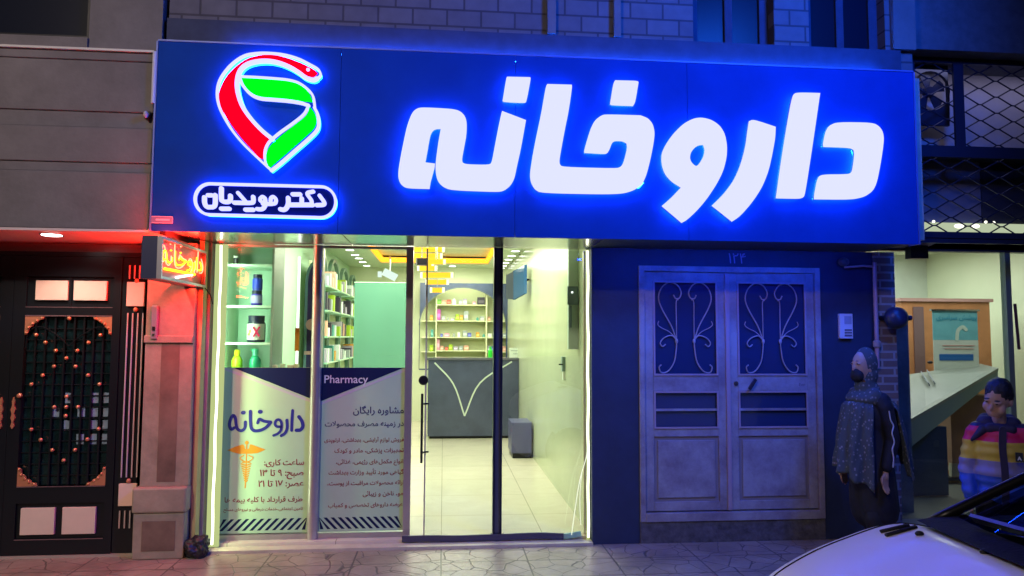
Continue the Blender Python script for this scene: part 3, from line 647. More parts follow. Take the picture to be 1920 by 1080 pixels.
q = at(443,465,Y=.5); tub(q.x,.5,2.187,.02,.07,blk,pw,'small black camera like jar on the top shelf of the window display', name='small_jar', cat='jar')
for i,(px,wd,col) in enumerate(((515,.05,(.5,.62,.45)),(530,.04,(.42,.6,.42)),(545,.05,(.6,.66,.5)),(556,.035,(.5,.5,.3)))):
    q = at(px,690,Y=.45); h_ = .055+.008*(i % 2); x_ = q.x
    o = thing('small_carton', ['pale green carton nearest the mint display unit','narrow green carton, second in the row on the window ledge','cream carton, third in the row on the window ledge','olive carton at the right end of the ledge row'][i], 'carton', (x_,.45,1.31), 'small cartons on the window ledge')
    bxo('box', (x_-wd/2,.43,1.31), (x_+wd/2,.47,1.31+h_), mat('carton%d' % i, col, .5), o); bxo('flap_line', (x_-wd/2+.004,.4285,1.31+h_*.7), (x_+wd/2-.004,.4295,1.31+h_*.78), mat('carton_line', (.25,.35,.25), .5), o)
wl = thing('window_ledge', 'narrow pale ledge behind the left window right of the display unit', 'ledge', (-1.2,.45,.045)); bxo('board', (-1.385,.40,1.285), (-.98,.52,1.308), mint, wl); bxo('panel', (-1.385,.41,.045), (-.98,.43,1.285), mint, wl)
q0 = at(569,500,Y=.7); q1 = at(556,690,Y=.7); lt = thing('light_tube', 'bright vertical white light tube behind the left window', 'lamp', (q1.x,.7,.5))
MB().tube([(q1.x,.7,.6),(q1.x+.002,.7,2.28)], .010, 10).build('tube', emat('tube_white', (1,1,.95), 3), lt)
bxo('orange_sleeve', (q1.x-.016,.68,at(560,658,Y=.7).z), (q1.x+.016,.72,at(560,615,Y=.7).z), mat('amber_plastic', (.75,.30,.02), .4), lt)
q = at(578,560,Y=.8); ap = thing('arched_panel', 'dark blue arched advertising panel behind the left window', 'panel', (q.x+.1,.8,1.3))
aw = .085; cxp = q.x+.055
arch = lambda cx, hw, z0, zs, zt_: [(cx-hw,z0),(cx+hw,z0)]+[(cx+hw*math.cos(a), zs+(zt_-zs)*math.sin(a)) for a in [PI*k/16 for k in range(17)]]
MB().poly(arch(cxp,aw,.6,2.05,2.26), .80, .83).build('frame', mat('teal_frame',(.12,.30,.28),.4), ap); MB().poly(arch(cxp,aw-.025,.62,2.05,2.23), .795, .7995).build('picture', mat('navy_picture', (.015,.03,.12), .4, noise=.4, nscale=5), ap)
b = MB(); b.lathe([(.0,.790),(.05,.790),(.05,.794)], c=(cxp-.02,0,1.70), axis='Y', seg=20); b.box((cxp-.08,.79,1.44),(cxp+.05,.794,1.47)); b.build('pale_spot', mat('pale_pink', (.55,.42,.36), .5), ap)
# ================================================================== INSIDE THE PHARMACY
ct = thing('reception_counter', 'dark grey stone reception counter with a pale V shaped inlay', 'counter', (.5,5.6,.045))
greyc = mat('slate_counter', (.07,.08,.14), .25, noise=.25, nscale=2.5)
bxo('front', (-.23,5.55,.085), (1.165,5.60,1.24), greyc, ct); bxo('top', (-.25,5.53,1.242), (1.168,6.1,1.275), mat('counter_top', (.10,.10,.13), .2), ct); bxo('toe_kick', (-.2,5.60,.045), (1.165,5.65,.085), blackm, ct); bxo('body', (-.22,5.605,.09), (1.16,6.08,1.24), greyc, ct)
ci = at(871,780,Y=5.54); l0 = at(815,680,Y=5.54); r0 = at(960,678,Y=5.54)
m1 = at(850,720,Y=5.54); m2 = at(900,718,Y=5.54)
inl = mat('pale_inlay', (.55,.62,.55), .3)
b = MB(); b.ribbon([(l0.x,l0.z),(m1.x,m1.z),(ci.x,ci.z)], .022, 5.543, 5.549, cap=False); b.ribbon([(r0.x,r0.z),(m2.x,m2.z),(ci.x,ci.z)], .022, 5.540, 5.549, cap=False); b.build('inlay', inl, ct)
cb = thing('low_cabinet', 'small slate blue floor cabinet beside the right wall', 'cabinet', (1.0,3.8,.045))
bxo('carcass', (.885,3.7,.11), (1.145,4.2,.50), mat('slate_blue', (.07,.07,.17), .35), cb); bxo('plinth', (.90,3.72,.045), (1.145,4.18,.11), blackm, cb); bxo('door', (.892,3.685,.12), (1.138,3.699,.49), mat('slate_blue'), cb)
# back wall display: arch, shelves, goods
bd = thing('back_display', 'arched back wall shelving with dark blue spandrels behind the counter', 'shelving', (.4,8,.045))
BY = 7.6
ax0, ax1 = at(787,600,Y=BY).x, at(958,600,Y=BY).x; az = at(870,531,Y=BY).z; acx = at(868,600,Y=BY).x; ahw = at(950,600,Y=BY).x-acx
outer = [(ax0,1.0),(ax1,1.0),(ax1,az),(ax0,az)]
zs = at(870,610,Y=BY).z; ztp = at(870,539,Y=BY).z
hol = [(acx-ahw*.985,1.02),(acx+ahw*.985,1.02)]+[(acx+ahw*.985*math.cos(a), zs+(ztp-zs)*math.sin(a)) for a in [PI*k/20 for k in range(21)]]
MB().poly(outer, BY, BY+.05, [hol]).build('arch_frame', mat('navy_laminate', (.05,.07,.15), .25, noise=.2), bd)
MB().ribbon([hol[i] for i in range(2,len(hol))], .02, BY-.012, BY-.001, cap=False, smooth=False).build('arch_trim', mat('dark_trim', (.08,.10,.14), .3), bd)
yel = mat('cream_shelf', (.66,.70,.46), .5)
bxo('back_board', (ax0,BY+.36,1.0), (ax1,BY+.38,az), yel, bd)
ux0, ux1 = at(818,600,Y=BY+.1).x, at(912,600,Y=BY+.1).x
for x in (ux0,ux1): bxo('upright', (x-.012,BY+.06,1.0), (x+.012,BY+.36,az-.15), mat('cream_edge', (.75,.75,.5), .4), bd)
shz = [at(865,y,Y=BY+.1).z for y in (571,601,632,657,672)]
for z in shz:
    bxo('shelf_board', (ux0+.012,BY+.07,z-.018), (ux1-.012,BY+.36,z), mat('cream_edge'), bd)
for z in [at(800,y,Y=BY+.1).z for y in (601,632,659)]:
    bxo('shelf_board', (ax0+.03,BY+.07,z-.016), (ux0-.012,BY+.36,z), mat('cream_edge'), bd); bxo('shelf_board', (ux1+.012,BY+.07,z-.016), (ax1-.03,BY+.36,z), mat('cream_edge'), bd)
lamp('display_light', 'AREA', ((ux0+ux1)/2,BY-.25,2.80), 14, (1,1,.72), 1.2, (math.radians(15),0,0), .2)
pal = {'green':(.15,.45,.05),'red':(.55,.10,.07),'white':(.8,.85,.85),'lilac':(.42,.36,.5),'black':(.04,.03,.06),'magenta':(.45,.08,.40),'olive':(.35,.5,.03),'blue':(.10,.12,.45),'grey':(.35,.38,.40),'pink':(.6,.28,.4),'orange':(.7,.33,.05),'teal':(.10,.35,.32),'peach':(.68,.36,.28)}
GM = {k: mat('goods_'+k, v, .4) for k,v in pal.items()}
goods = [ # shelf, px x0, px x1, px height, colour, kind
 (0,819,827,9,'green','b'),(0,828,836,8,'peach','b'),(0,837,845,9,'red','b'),(0,847,855,12,'white','t'),(0,860,867,9,'grey','b'),(0,868,875,11,'lilac','b'),(0,886,892,6,'pink','b'),(0,895,909,14,'black','b'),
 (1,819,826,21,'magenta','b'),(1,828,835,8,'grey','b'),(1,838,842,6,'grey','t'),(1,845,851,4,'lilac','b'),(1,854,861,12,'olive','b'),(1,862,868,10,'orange','b'),(1,870,878,18,'grey','b'),(1,893,898,6,'teal','t'),(1,900,908,8,'grey','b'),
 (2,826,831,6,'blue','b'),(2,833,843,7,'pink','b'),(2,849,854,7,'grey','t'),(2,858,863,9,'white','b'),(2,868,876,12,'grey','b'),(2,877,884,8,'blue','b'),(2,893,899,9,'orange','b'),(2,905,910,6,'teal','t'),
 (3,819,825,21,'pink','b'),(3,826,832,8,'peach','b'),(3,835,841,6,'red','b'),(3,842,849,11,'olive','b'),(3,851,859,7,'lilac','b'),(3,861,868,8,'grey','b'),(3,870,879,9,'peach','b')]
goods2 = [(2,914,922,7,'white','b'),(2,924,930,8,'grey','b'),(2,943,950,8,'grey','b'),(1,914,920,8,'peach','b'),(3,914,920,11,'lilac','b'),(3,922,927,10,'blue','b'),(3,943,952,10,'peach','b'),(2,808,813,14,'teal','b'),(1,806,812,10,'orange','b'),(3,806,813,12,'olive','b')]
ordn = ['first','second','third','fourth','fifth','sixth','seventh','eighth','ninth','tenth']
cnt = {}
def goodsitem(x0, x1, z, h, colk, kind, label, grp, y=BY+.12):
    q = thing('product_box' if kind == 'b' else 'product_bottle', label, 'box' if kind == 'b' else 'bottle', ((x0+x1)/2,y,z), grp)
    if kind == 'b':
        bxo('carton', (x0,y,z), (x1,y+.12,z+h), GM[colk], q); bxo('print', (x0+.12*(x1-x0),y-.002,z+h*.25), (x1-.12*(x1-x0),y-.0005,z+h*.6), mat('print_'+colk, tuple(min(1,c*1.6+.08) for c in pal[colk]), .5), q)
    else:
        r = (x1-x0)/2; MB().lathe([(r,0),(r,h*.7),(r*.55,h*.8),(r*.55,h)], c=((x0+x1)/2,y+r,z), seg=12).build('bottle_body', GM[colk], q)
    return q
rows = ['top','second','third','bottom']
for (s_,a,c,h,colk,kind) in goods:
    cnt[s_] = cnt.get(s_,0)+1; A_ = at(a,600,Y=BY+.12).x; C_ = at(c,600,Y=BY+.12).x; hh = h/FOC*(BY+.12+5.617)
    goodsitem(A_, C_, shz[s_]+.001, hh, colk, kind, '%s %s, %s from the left on the %s shelf of the central back display' % (colk, 'box' if kind == 'b' else 'bottle', ordn[cnt[s_]-1], rows[s_]), 'goods on the back wall shelves')
sz2 = {1:at(800,601,Y=BY+.1).z,2:at(800,632,Y=BY+.1).z,3:at(800,659,Y=BY+.1).z}
for (s_,a,c,h,colk,kind) in goods2:
    A_ = at(a,600,Y=BY+.12).x; C_ = at(c,600,Y=BY+.12).x; hh = h/FOC*(BY+.12+5.617); side = 'left' if a < 815 else 'right'
    key = (side,s_); cnt[key] = cnt.get(key,0)+1
    goodsitem(A_, C_, sz2[s_]+.001, hh, colk, kind, '%s box, %s along the %s side shelf of the back display, %s side' % (colk, ordn[cnt[key]-1], rows[s_-1], side), 'goods on the back wall side shelves')
gb = thing('green_bottle', 'bright green bottle standing at the right end of the counter', 'bottle', (at(919,670,Y=6).x,6,1.276)); xx = at(919,670,Y=6).x
MB().lathe([(.035,0),(.035,.11),(.018,.13),(.018,.17)], c=(xx,5.95,1.276), seg=14).build('body', mat('vivid_green', (.03,.6,.04), .3), gb)
cs = thing('counter_card', 'small white notice card holder standing on the reception counter', 'card', (at(965,668,Y=5.8).x,5.8,1.276)); q = at(955,672,Y=5.8).x; q2 = at(977,672,Y=5.8).x
bxo('card', (q,5.8,1.277), (q2,5.81,1.277+.15), mat('white_card', (.7,.74,.66), .4), cs); b = MB(); b.box((q+.02,5.797,1.38),(q2-.02,5.7995,1.39)); b.box((q+.06,5.797,1.33),(q2-.06,5.7995,1.34)); b.build('text_line', mat('card_print', (.25,.3,.28), .5), cs)
# wall cabinets with arched tops along the left wall
for i,(ya,yb,zt_) in enumerate(((3.25,4.25,2.72),(4.35,5.35,2.70),(5.45,6.45,2.68),(6.55,7.45,2.66))):
    wc = thing('wall_cabinet', 'arched display cabinet with lit shelves, %s along the left wall' % ordn[i], 'cabinet', (RL,(ya+yb)/2,.045), 'arched cabinets on the left wall')
    hw = (yb-ya)/2; yc = (ya+yb)/2
    o_ = [(ya,.05),(yb,.05),(yb,zt_-hw*.9)]+[(yc+hw*math.cos(a), zt_-hw*.9+hw*.9*math.sin(a)) for a in [PI*k/14 for k in range(1,14)]]+[(ya,zt_-hw*.9)]
    h_ = [(ya+.05,.10),(yb-.05,.10),(yb-.05,zt_-hw*.9)]+[(yc+(hw-.05)*math.cos(a), zt_-hw*.9+(hw*.9-.05)*math.sin(a)) for a in [PI*k/14 for k in range(1,14)]]+[(ya+.05,zt_-hw*.9)]
    MB().poly(o_, RL+.02, RL+.07, [h_], plane='YZ').build('frame', mat('green_grey_frame', (.14,.24,.20), .3), wc)
    bxo('back_panel', (RL-.01,ya+.01,.06), (RL+.015,yb-.01,zt_-.2), mat('cream_back', (.60,.66,.42), .5), wc)
    for j,z in enumerate((.6,.95,1.28,1.60,1.92,2.22)):
        bxo('shelf_board', (RL+.02,ya+.052,z-.02), (RL+.22,yb-.052,z), mint, wc); bxo('shelf_light', (RL+.221,ya+.052,z-.012), (RL+.226,yb-.052,z-.004), emat('shelf_edge_light', (.85,1,.55), 1.3), wc)
    k = 0
    for j,z in enumerate((1.28,1.60,1.92,2.22)):
        y = ya+.08
        while y < yb-.16:
            wd = prng.uniform(.06,.14); hh = prng.uniform(.10,.22); ck = prng.choice(['white','peach','orange','grey','olive','lilac','black','teal'])
            o = thing('product_box', '%s box, %s on shelf %s from below of the %s arched cabinet' % (ck, ordn[k % 10], ordn[j], ordn[i]), 'box', (RL+.1,y,z), 'boxes in the arched wall cabinets')
            bxo('carton', (RL+.04,y,z+.001), (RL+.20,y+wd,z+hh), GM[ck], o); k += 1; y += wd+prng.uniform(.02,.10)
        k = 0
pn = thing('partition', 'plain glossy grey green partition panel standing behind the second window', 'partition', (-.8,3.5,.045))
pa, pb = at(665,530,Y=3.5), at(762,530,Y=3.5)
bxo('panel', (pa.x,3.5,.045), (pb.x,3.56,pa.z), mat('grey_green_gloss', (.13,.30,.23), .10, spec=.7), pn); bxo('edge', (pa.x-.004,3.496,pa.z), (pb.x+.004,3.564,pa.z+.012), mat('mint_shelf'), pn)
# projector and camera on the ceiling
pj = thing('ceiling_spotlight', 'small white spot lamp hanging above the grey green partition', 'lamp', (at(740,512,Y=6).x,6,2.6)); q = at(712,515,Y=6)
MB().obox((q.x+.16,6,q.z), (.10,0,-.05), (0,.06,0), (.03,0,.05)).build('housing', emat('spot_housing', (.85,1,.92), 1.2), pj); MB().tube([(q.x+.16,6,q.z+.05),(q.x+.16,6,RZ)], .012).build('stem', steel, pj); bxo('cube', (q.x-.03,5.97,q.z-.04), (q.x+.03,6.03,q.z+.05), emat('spot_housing'), pj)
cmr = thing('ceiling_box', 'small dark box hanging inside the door near the chandelier', 'box', (at(791,490,Y=.9).x,.9,2.3)); q = at(791,491,Y=.9)
bxo('housing', (q.x-.05,.86,q.z-.03), (q.x+.05,.96,q.z+.03), mat('dark_violet_plastic', (.09,.07,.14), .4), cmr); bxo('clip', (q.x-.055,.855,q.z-.03), (q.x-.040,.859,q.z+.03), steel, cmr); MB().tube([(q.x,.9,q.z+.03),(q.x,.9,RZ)], .006).build('stem', steel, cmr)
# television
tv = thing('television', 'dark flat television tilted on the right wall above the counter', 'television', (1.1,3.9,2.37))
p = [at(988,496,X=1.13),at(988,549,X=1.13),at(966,563,X=.98),at(966,513,X=.98)]
pN = [(1.12,3.95),(.90,5.05)]
t0 = at(988,496,Y=3.95); t1 = at(988,550,Y=3.95); u0 = at(966,508,Y=4.4); u1 = at(966,562,Y=4.4)
v = MB(); v.v += [tuple(t0),tuple(t1),tuple(u1),tuple(u0)]+[tuple(a+Vector((-.03,.05,0))) for a in (t0,t1,u1,u0)]
for q4 in ((0,1,2,3),(7,6,5,4),(0,4,5,1),(1,5,6,2),(2,6,7,3),(3,7,4,0)): v.face(q4)
v.build('screen', mat('tv_blue', (.03,.09,.22), .08), tv)
sd0 = at(950,512,Y=4.45); MB().quad(u0+Vector((-.005,0,0)), u1+Vector((-.005,0,0)), at(949,560,Y=4.55), at(949,516,Y=4.55)).build('side', mat('tv_side', (.05,.06,.09), .3), tv)
MB().tube([tuple((t0+u1)/2+Vector((0,.05,0))), (1.165,4.3,2.4)], .015).build('bracket', blackm, tv)
# chandelier: stacked amber glass bars on a stem
chn = thing('chandelier', 'tiered chandelier of glowing amber glass bars hanging in the pharmacy', 'chandelier', (-.12,3.2,RZ))
am = emat('amber_glass', (1.0,.52,.03), 1.9); ae = emat('amber_end', (1.0,.95,.55), 2.2)
hst = MB()
for k,(xa,xb,ya_,h_,yo) in enumerate(((774,832,468,9,.0),(774,828,480,10,.1),(800,834,491,9,-.1),(786,812,498,8,.08),(784,818,503,9,0),(790,848,516,10,-.08),(800,840,529,9,.06),(808,832,544,9,0))):
    Yk = 3.2+yo; A_ = at(xa,ya_,Y=Yk); C_ = at(xb,ya_,Y=Yk); r = h_/2/FOC*(Yk+5.617)
    o = MB().tube([A_,C_], r, 12).build('glass_bar', am, chn)
    e_ = MB(); e_.tube([C_-Vector((.02,0,0)),C_+Vector((.012,0,0))], r*1.08, 12); e_.tube([A_-Vector((.012,0,0)),A_+Vector((.015,0,0))], r*1.08, 12); e_.build('end_cap', ae, o)
    hst.tube([((A_.x+C_.x)/2,Yk,A_.z+r),((A_.x+C_.x)/2,Yk,RZ+.1)], .003, 5)
hst.build('hanging_wire', steel, chn)
# dispenser and window-post gear at the right glass door
dsn = thing('hand_dispenser', 'small grey and white hand sanitiser dispenser fixed to the right wall', 'dispenser', (1.12,1.3,1.3)); q = at(1060,700,Y=1.3)
bxo('housing', (q.x-.035,1.27,q.z+.02), (q.x+.035,1.34,q.z+.16), mat('disp_grey', (.22,.30,.28), .4), dsn); bxo('bottle', (q.x-.025,1.275,q.z-.06), (q.x+.025,1.33,q.z+.02), mat('disp_white', (.75,.78,.7), .3), dsn); bxo('lever', (q.x-.07,1.25,q.z+.08), (q.x-.03,1.27,q.z+.095), blackm, dsn)
gr = thing('door_operator', 'pale grey upright gear housing behind the right glass door', 'door operator', (1.1,.6,1.3)); qa = at(1066,470,Y=.6); qb = at(1088,655,Y=.6)
bxo('housing', (qa.x,.6,qb.z), (qb.x,.66,2.9), mat('pale_grey_green', (.55,.66,.58), .4), gr); b = MB(); zz = at(1075,550,Y=.6).z; b.box((qa.x-.012,.58,zz-.10),(qb.x-.02,.598,zz+.06)); b.box((qa.x+.01,.575,zz-.30),(qa.x+.025,.598,zz-.11)); b.build('lock_gear', mat('gear_grey', (.16,.22,.24), .3, .5), gr)
b = MB(); b.box((qa.x+.02,.57,zz+.0),(qa.x+.035,.578,zz+.015)); b.build('indicator', emat('indicator_white', (1,1,1), 2), gr)
# ================================================================== LEFT NEIGHBOUR
nb = thing('neighbour_building', 'grey stone house with a projecting upper floor at the left', 'building', (-4,0,0)); NY = -.60
Zl = lambda y: at(100,y,Y=NY).z
zc, z1, z2, z3, z4 = Zl(94), Zl(206), Zl(236), Zl(302), Zl(320)
NX = -1.985
b = MB()
b.box((-9,NY,2.31),(NX,NY+.2,z4)); b.box((-9,NY+.012,z4),(NX,NY+.2,z3)); b.box((-9,NY,z3),(NX,NY+.2,z2)); b.box((-9,NY+.012,z2),(NX,NY+.2,z1)); b.box((-9,NY,z1),(NX,NY+.2,zc-.06)); b.box((-9,NY-.01,zc-.06),(NX,NY+.2,zc)); b.build('wall', stone2, nb, bevel=.006)
b = MB(); b.box((-9,NY-.03,zc+.001),(NX,NY+.1,zc+.016)); b.build('ledge', mat('pale_ledge', (.55,.52,.50), .5), nb)
wx = -2.47
b = MB(); b.box((wx,NY+.10,zc+.017),(NX,NY+.3,7)); b.box((-9,NY+.08,zc+.017),(wx,NY+.3,zc+.13)); b.box((-9,NY+.12,5.4),(wx,NY+.3,7)); b.build('wall', stone2, nb)
f = MB(); f.box((wx-.03,NY+.13,zc+.13),(wx-.001,NY+.17,5.4)); f.box((-6,NY+.13,zc+.131),(wx-.03,NY+.17,zc+.16)); wn = f.build('window', blackm, nb); MB().box((-6,NY+.15,zc+.16),(wx-.03,NY+.155,5.4)).build('pane', glassdark, wn)
bxo('soffit', (-9,NY+.002,2.292), (NX,.6,2.309), mat('white_soffit', (.62,.5,.48), .35), nb)
bxo('upper_floor', (-9,NY+.31,2.31), (NX,3,7), stone2, nb)
b = MB(); b.box((-9,.10,2.19),(-2.2,.16,2.29)); b.build('lintel', mat('rose_lintel', (.30,.16,.17), .3), nb)
bxo('porch_back', (-9,.6,0), (-2.17,.7,2.29), mat('dark_porch', (.03,.04,.05), .5), nb)
vc = MB(); vc.tube([(NX+.005,NY-.02,zc-.35),(NX+.005,NY-.02,zc+.01)], .014, 8); tag(vc.build('white_pipe', mat('white_pipe', (.6,.6,.66), .4)), 'short white vertical pipe between the grey house and the blue sign', 'pipe')
q = at(274,215,Y=NY-.03); o = thing('wall_bulb_holder', 'small pale bulb holder fixed on the grey stone wall near the sign', 'bulb holder', (q.x,NY,q.z)); MB().ball((q.x,NY-.035,q.z), .022, 10, 8, .7, 1, 1.1).build('bulb', mat('pale_bulb', (.5,.45,.42), .3), o); MB().lathe([(.02,NY-.02),(.03,NY-.001)], c=(q.x,0,q.z+.005), axis='Y', seg=12).build('holder', blackm, o)
q0, q1 = at(284,405,Y=SY-.006), at(324,419,Y=SY-.006)
pl = thing('maker_plate', 'tiny white edged plate at the lower left corner of the blue sign', 'plate', (q0.x,SY,q1.z)); bxo('plate', (q0.x,SY-.008,q1.z), (q1.x,SY-.0055,q0.z), mat('plate_blue_grey', (.10,.12,.25), .4), pl)
b = MB(); t_ = .004; b.box((q0.x,SY-.0095,q0.z-t_),(q1.x,SY-.0082,q0.z)); b.box((q0.x,SY-.0095,q1.z),(q1.x,SY-.0082,q1.z+t_)); b.box((q1.x-t_,SY-.0095,q1.z+t_),(q1.x,SY-.0082,q0.z-t_)); b.box((q0.x+.03,SY-.0095,(q0.z+q1.z)/2-.006),(q1.x-.02,SY-.0082,(q0.z+q1.z)/2+.006)); b.build('border', mat('plate_white', (.4,.42,.5), .4), pl)
# porch downlight
q = at(97,441,Z=2.288); o = thing('porch_downlight', 'round white downlight in the red lit soffit over the black gate', 'ceiling light', tuple(q)); MB().lathe([(.062,2.2905),(.062,2.286),(.05,2.284)], c=(q.x,q.y,0), seg=20).build('lens', emat('porch_white', (1,.9,.85), 12), o); MB().lathe([(.072,2.2915),(.072,2.288),(.063,2.288),(.063,2.2915)], c=(q.x,q.y,0), seg=20).build('rim', steel, o)
lamp('porch_spot', 'SPOT', (q.x,q.y,2.27), 22, (1,.85,.75), .04, (0,0,0), spot=2.4)
# stone pillar
pr = thing('stone_pillar', 'brown travertine pillar with a moulded block base beside the pharmacy', 'pillar', (-2.0,0,0))
MB().box((-2.175,-.095,.51),(-1.838,.16,2.285)).build('shaft', stone, pr)
MB().box((-2.06,-.097,.54),(-1.93,-.094,1.545)).build('panel', stone3, pr)
MB().box((-2.181,-.115,1.545),(-1.836,-.08,1.60)).build('band', stone, pr, bevel=.006)
bxo('block', (-2.20,-.13,.0), (-1.845,.12,.325), stone, pr, bevel=.008); bxo('cap', (-2.21,-.145,.327), (-1.835,.12,.508), stone, pr, bevel=.015)
b = MB(); b.box((-2.135,-.134,.06),(-1.905,-.131,.27)); b.build('inset', stone3, pr)
bxo('buttress', (-2.23,-.02,0), (-2.201,.3,2.285), mat('dark_stone_side',(.05,.05,.06),.6), pr)
q = at(289,620,Y=-.12); ic = thing('door_intercom', 'small silver intercom on the stone pillar under the neon box sign', 'intercom', (q.x,-.1,q.z))
bxo('case', (q.x-.022,-.13,at(289,636,Y=-.12).z), (q.x+.022,-.098,at(289,573,Y=-.12).z), mat('silver_grey', (.35,.36,.42), .3, .5), ic, bevel=.006); bxo('lens', (q.x-.01,-.1335,q.z), (q.x+.01,-.1305,q.z+.03), blackm, ic); bxo('button', (q.x-.008,-.1335,q.z-.04), (q.x+.008,-.1305,q.z-.022), steel, ic)
# black bag at the foot of the reveal
b = MB(); r_ = random.Random(5); bmx = bmesh.new(); bmesh.ops.create_icosphere(bmx, subdivisions=5, radius=.08)
from mathutils import noise as mno
for v in bmx.verts:
    n_ = mno.noise(v.co*20)*.034+abs(mno.noise(v.co*45))*.022; v.co *= 1+n_/.085; v.co.z = max(v.co.z*1.05, -.06)
me = bpy.data.meshes.new('rubbish_bag'); bmx.to_mesh(me); bmx.free(); me.materials.append(mat('black_plastic', (.015,.018,.022), .45));
for p_ in me.polygons: p_.use_smooth = True
o = bpy.data.objects.new('rubbish_bag', me); COL.objects.link(o); o.location = (-1.76,-.07,.06); tag(o, 'small crumpled black rubbish bag at the foot of the yellow reveal', 'bag')
# ---- neon box sign projecting over the pavement
bs = thing('neon_box_sign', 'projecting box sign with red and orange neon pharmacy lettering', 'sign', (-1.86,-.3,2.0)); BX = -1.79
ny0 = at(305,440,X=BX).y; ny1 = at(388,472,X=BX).y; nz0 = at(305,523,X=BX).z; nz1 = at(305,442,X=BX).z; bt = .125
bxo('case', (BX-bt,ny0,nz0), (BX-.031,-.097,nz1), mat('box_navy', (.03,.035,.075), .35), bs)
bxo('face_back', (BX-.03,ny0+.01,nz0+.01), (BX-.026,ny1-.01,nz1-.01), mat('neon_back', (.40,.12,.10), .3), bs)
b = MB(); t_ = .018; b.box((BX-.03,ny0,nz0),(BX,ny0+t_,nz1)); b.box((BX-.03,ny1-t_,nz0),(BX,ny1,nz1)); b.box((BX-.03,ny0+t_,nz0),(BX,ny1-t_,nz0+t_)); b.box((BX-.03,ny0+t_,nz1-t_),(BX,ny1-t_,nz1)); b.build('frame', mat('frame_alu', (.55,.53,.5), .3, .6), bs)
NR = emat('neon_red', (1.0,.02,.01), 45); NO = emat('neon_orange', (1.0,.28,.01), 6.0)
def neon(m, y0, y1, zlo, zhi, r, name):
    b = MB(); W_ = 900.; H_ = 320.
    for L_,wd in DARU:
        P_ = [Vector((BX-.014, y0+(x-120)/W_*(y1-y0), zlo+(440-y)/H_*(zhi-zlo))) for x,y in L_]
        b.tube(crom(P_,4) if len(P_) > 2 else P_, r, 6)
    return b.build(name, m, bs)
dyl = ny1-ny0; dzl = nz1-nz0
neon(NO, ny0+.04, ny1-.05, nz0+.09, nz1-.06, .0065, 'neon_tube'); neon(NR, ny0+.015, ny1-.02, nz0+.05, nz1-.012, .0045, 'neon_tube')
b = MB(); b.tube([(BX-.012,ny0+dyl*.10,nz0+dzl*.26),(BX-.012,ny0+dyl*.75,nz0+dzl*.30)], .009, 8); b.build('neon_tube', NO, bs)
b = MB(); b.tube([(BX-.01,ny0+dyl*.33,nz0+.03),(BX-.01,ny0+dyl*.68,nz0+.075)], .008, 8); b.build('neon_dash', emat('neon_white', (1,.95,.9), 3), bs)
b = MB(); b.bar((BX-.06,-.1,nz1+.02),(BX-.06,-.60,nz1+.02),.02); b.bar((BX-.06,-.15,nz1-.002),(BX-.06,-.15,nz1+.03),.02); b.bar((BX-.06,-.60,nz1-.002),(BX-.06,-.60,nz1+.03),.02); b.tube([(BX-.02,ny1,nz0+.02),(BX+.02,ny1+.05,nz0-.05),(BX+.03,ny1+.08,nz0-.12)], .004); b.build('bracket', blackm, bs)
lamp('neon_glow', 'AREA', (BX-.03-.005,(ny0+ny1)/2,nz0-.012), 16, (1,.02,.01), .10, (0,0,0), dyl*.8)
lamp('neon_glow', 'AREA', (BX-.06,(ny0+ny1)/2,nz1+.004), 26, (1,.02,.01), .08, (math.radians(180),0,0), dyl*.8)
lamp('neon_glow', 'AREA', (BX-bt-.02,-.30,(nz0+nz1)/2), 26, (1,.02,.01), .3, (0,math.radians(90),0), .40).rotation_euler = (0,math.radians(122),0)
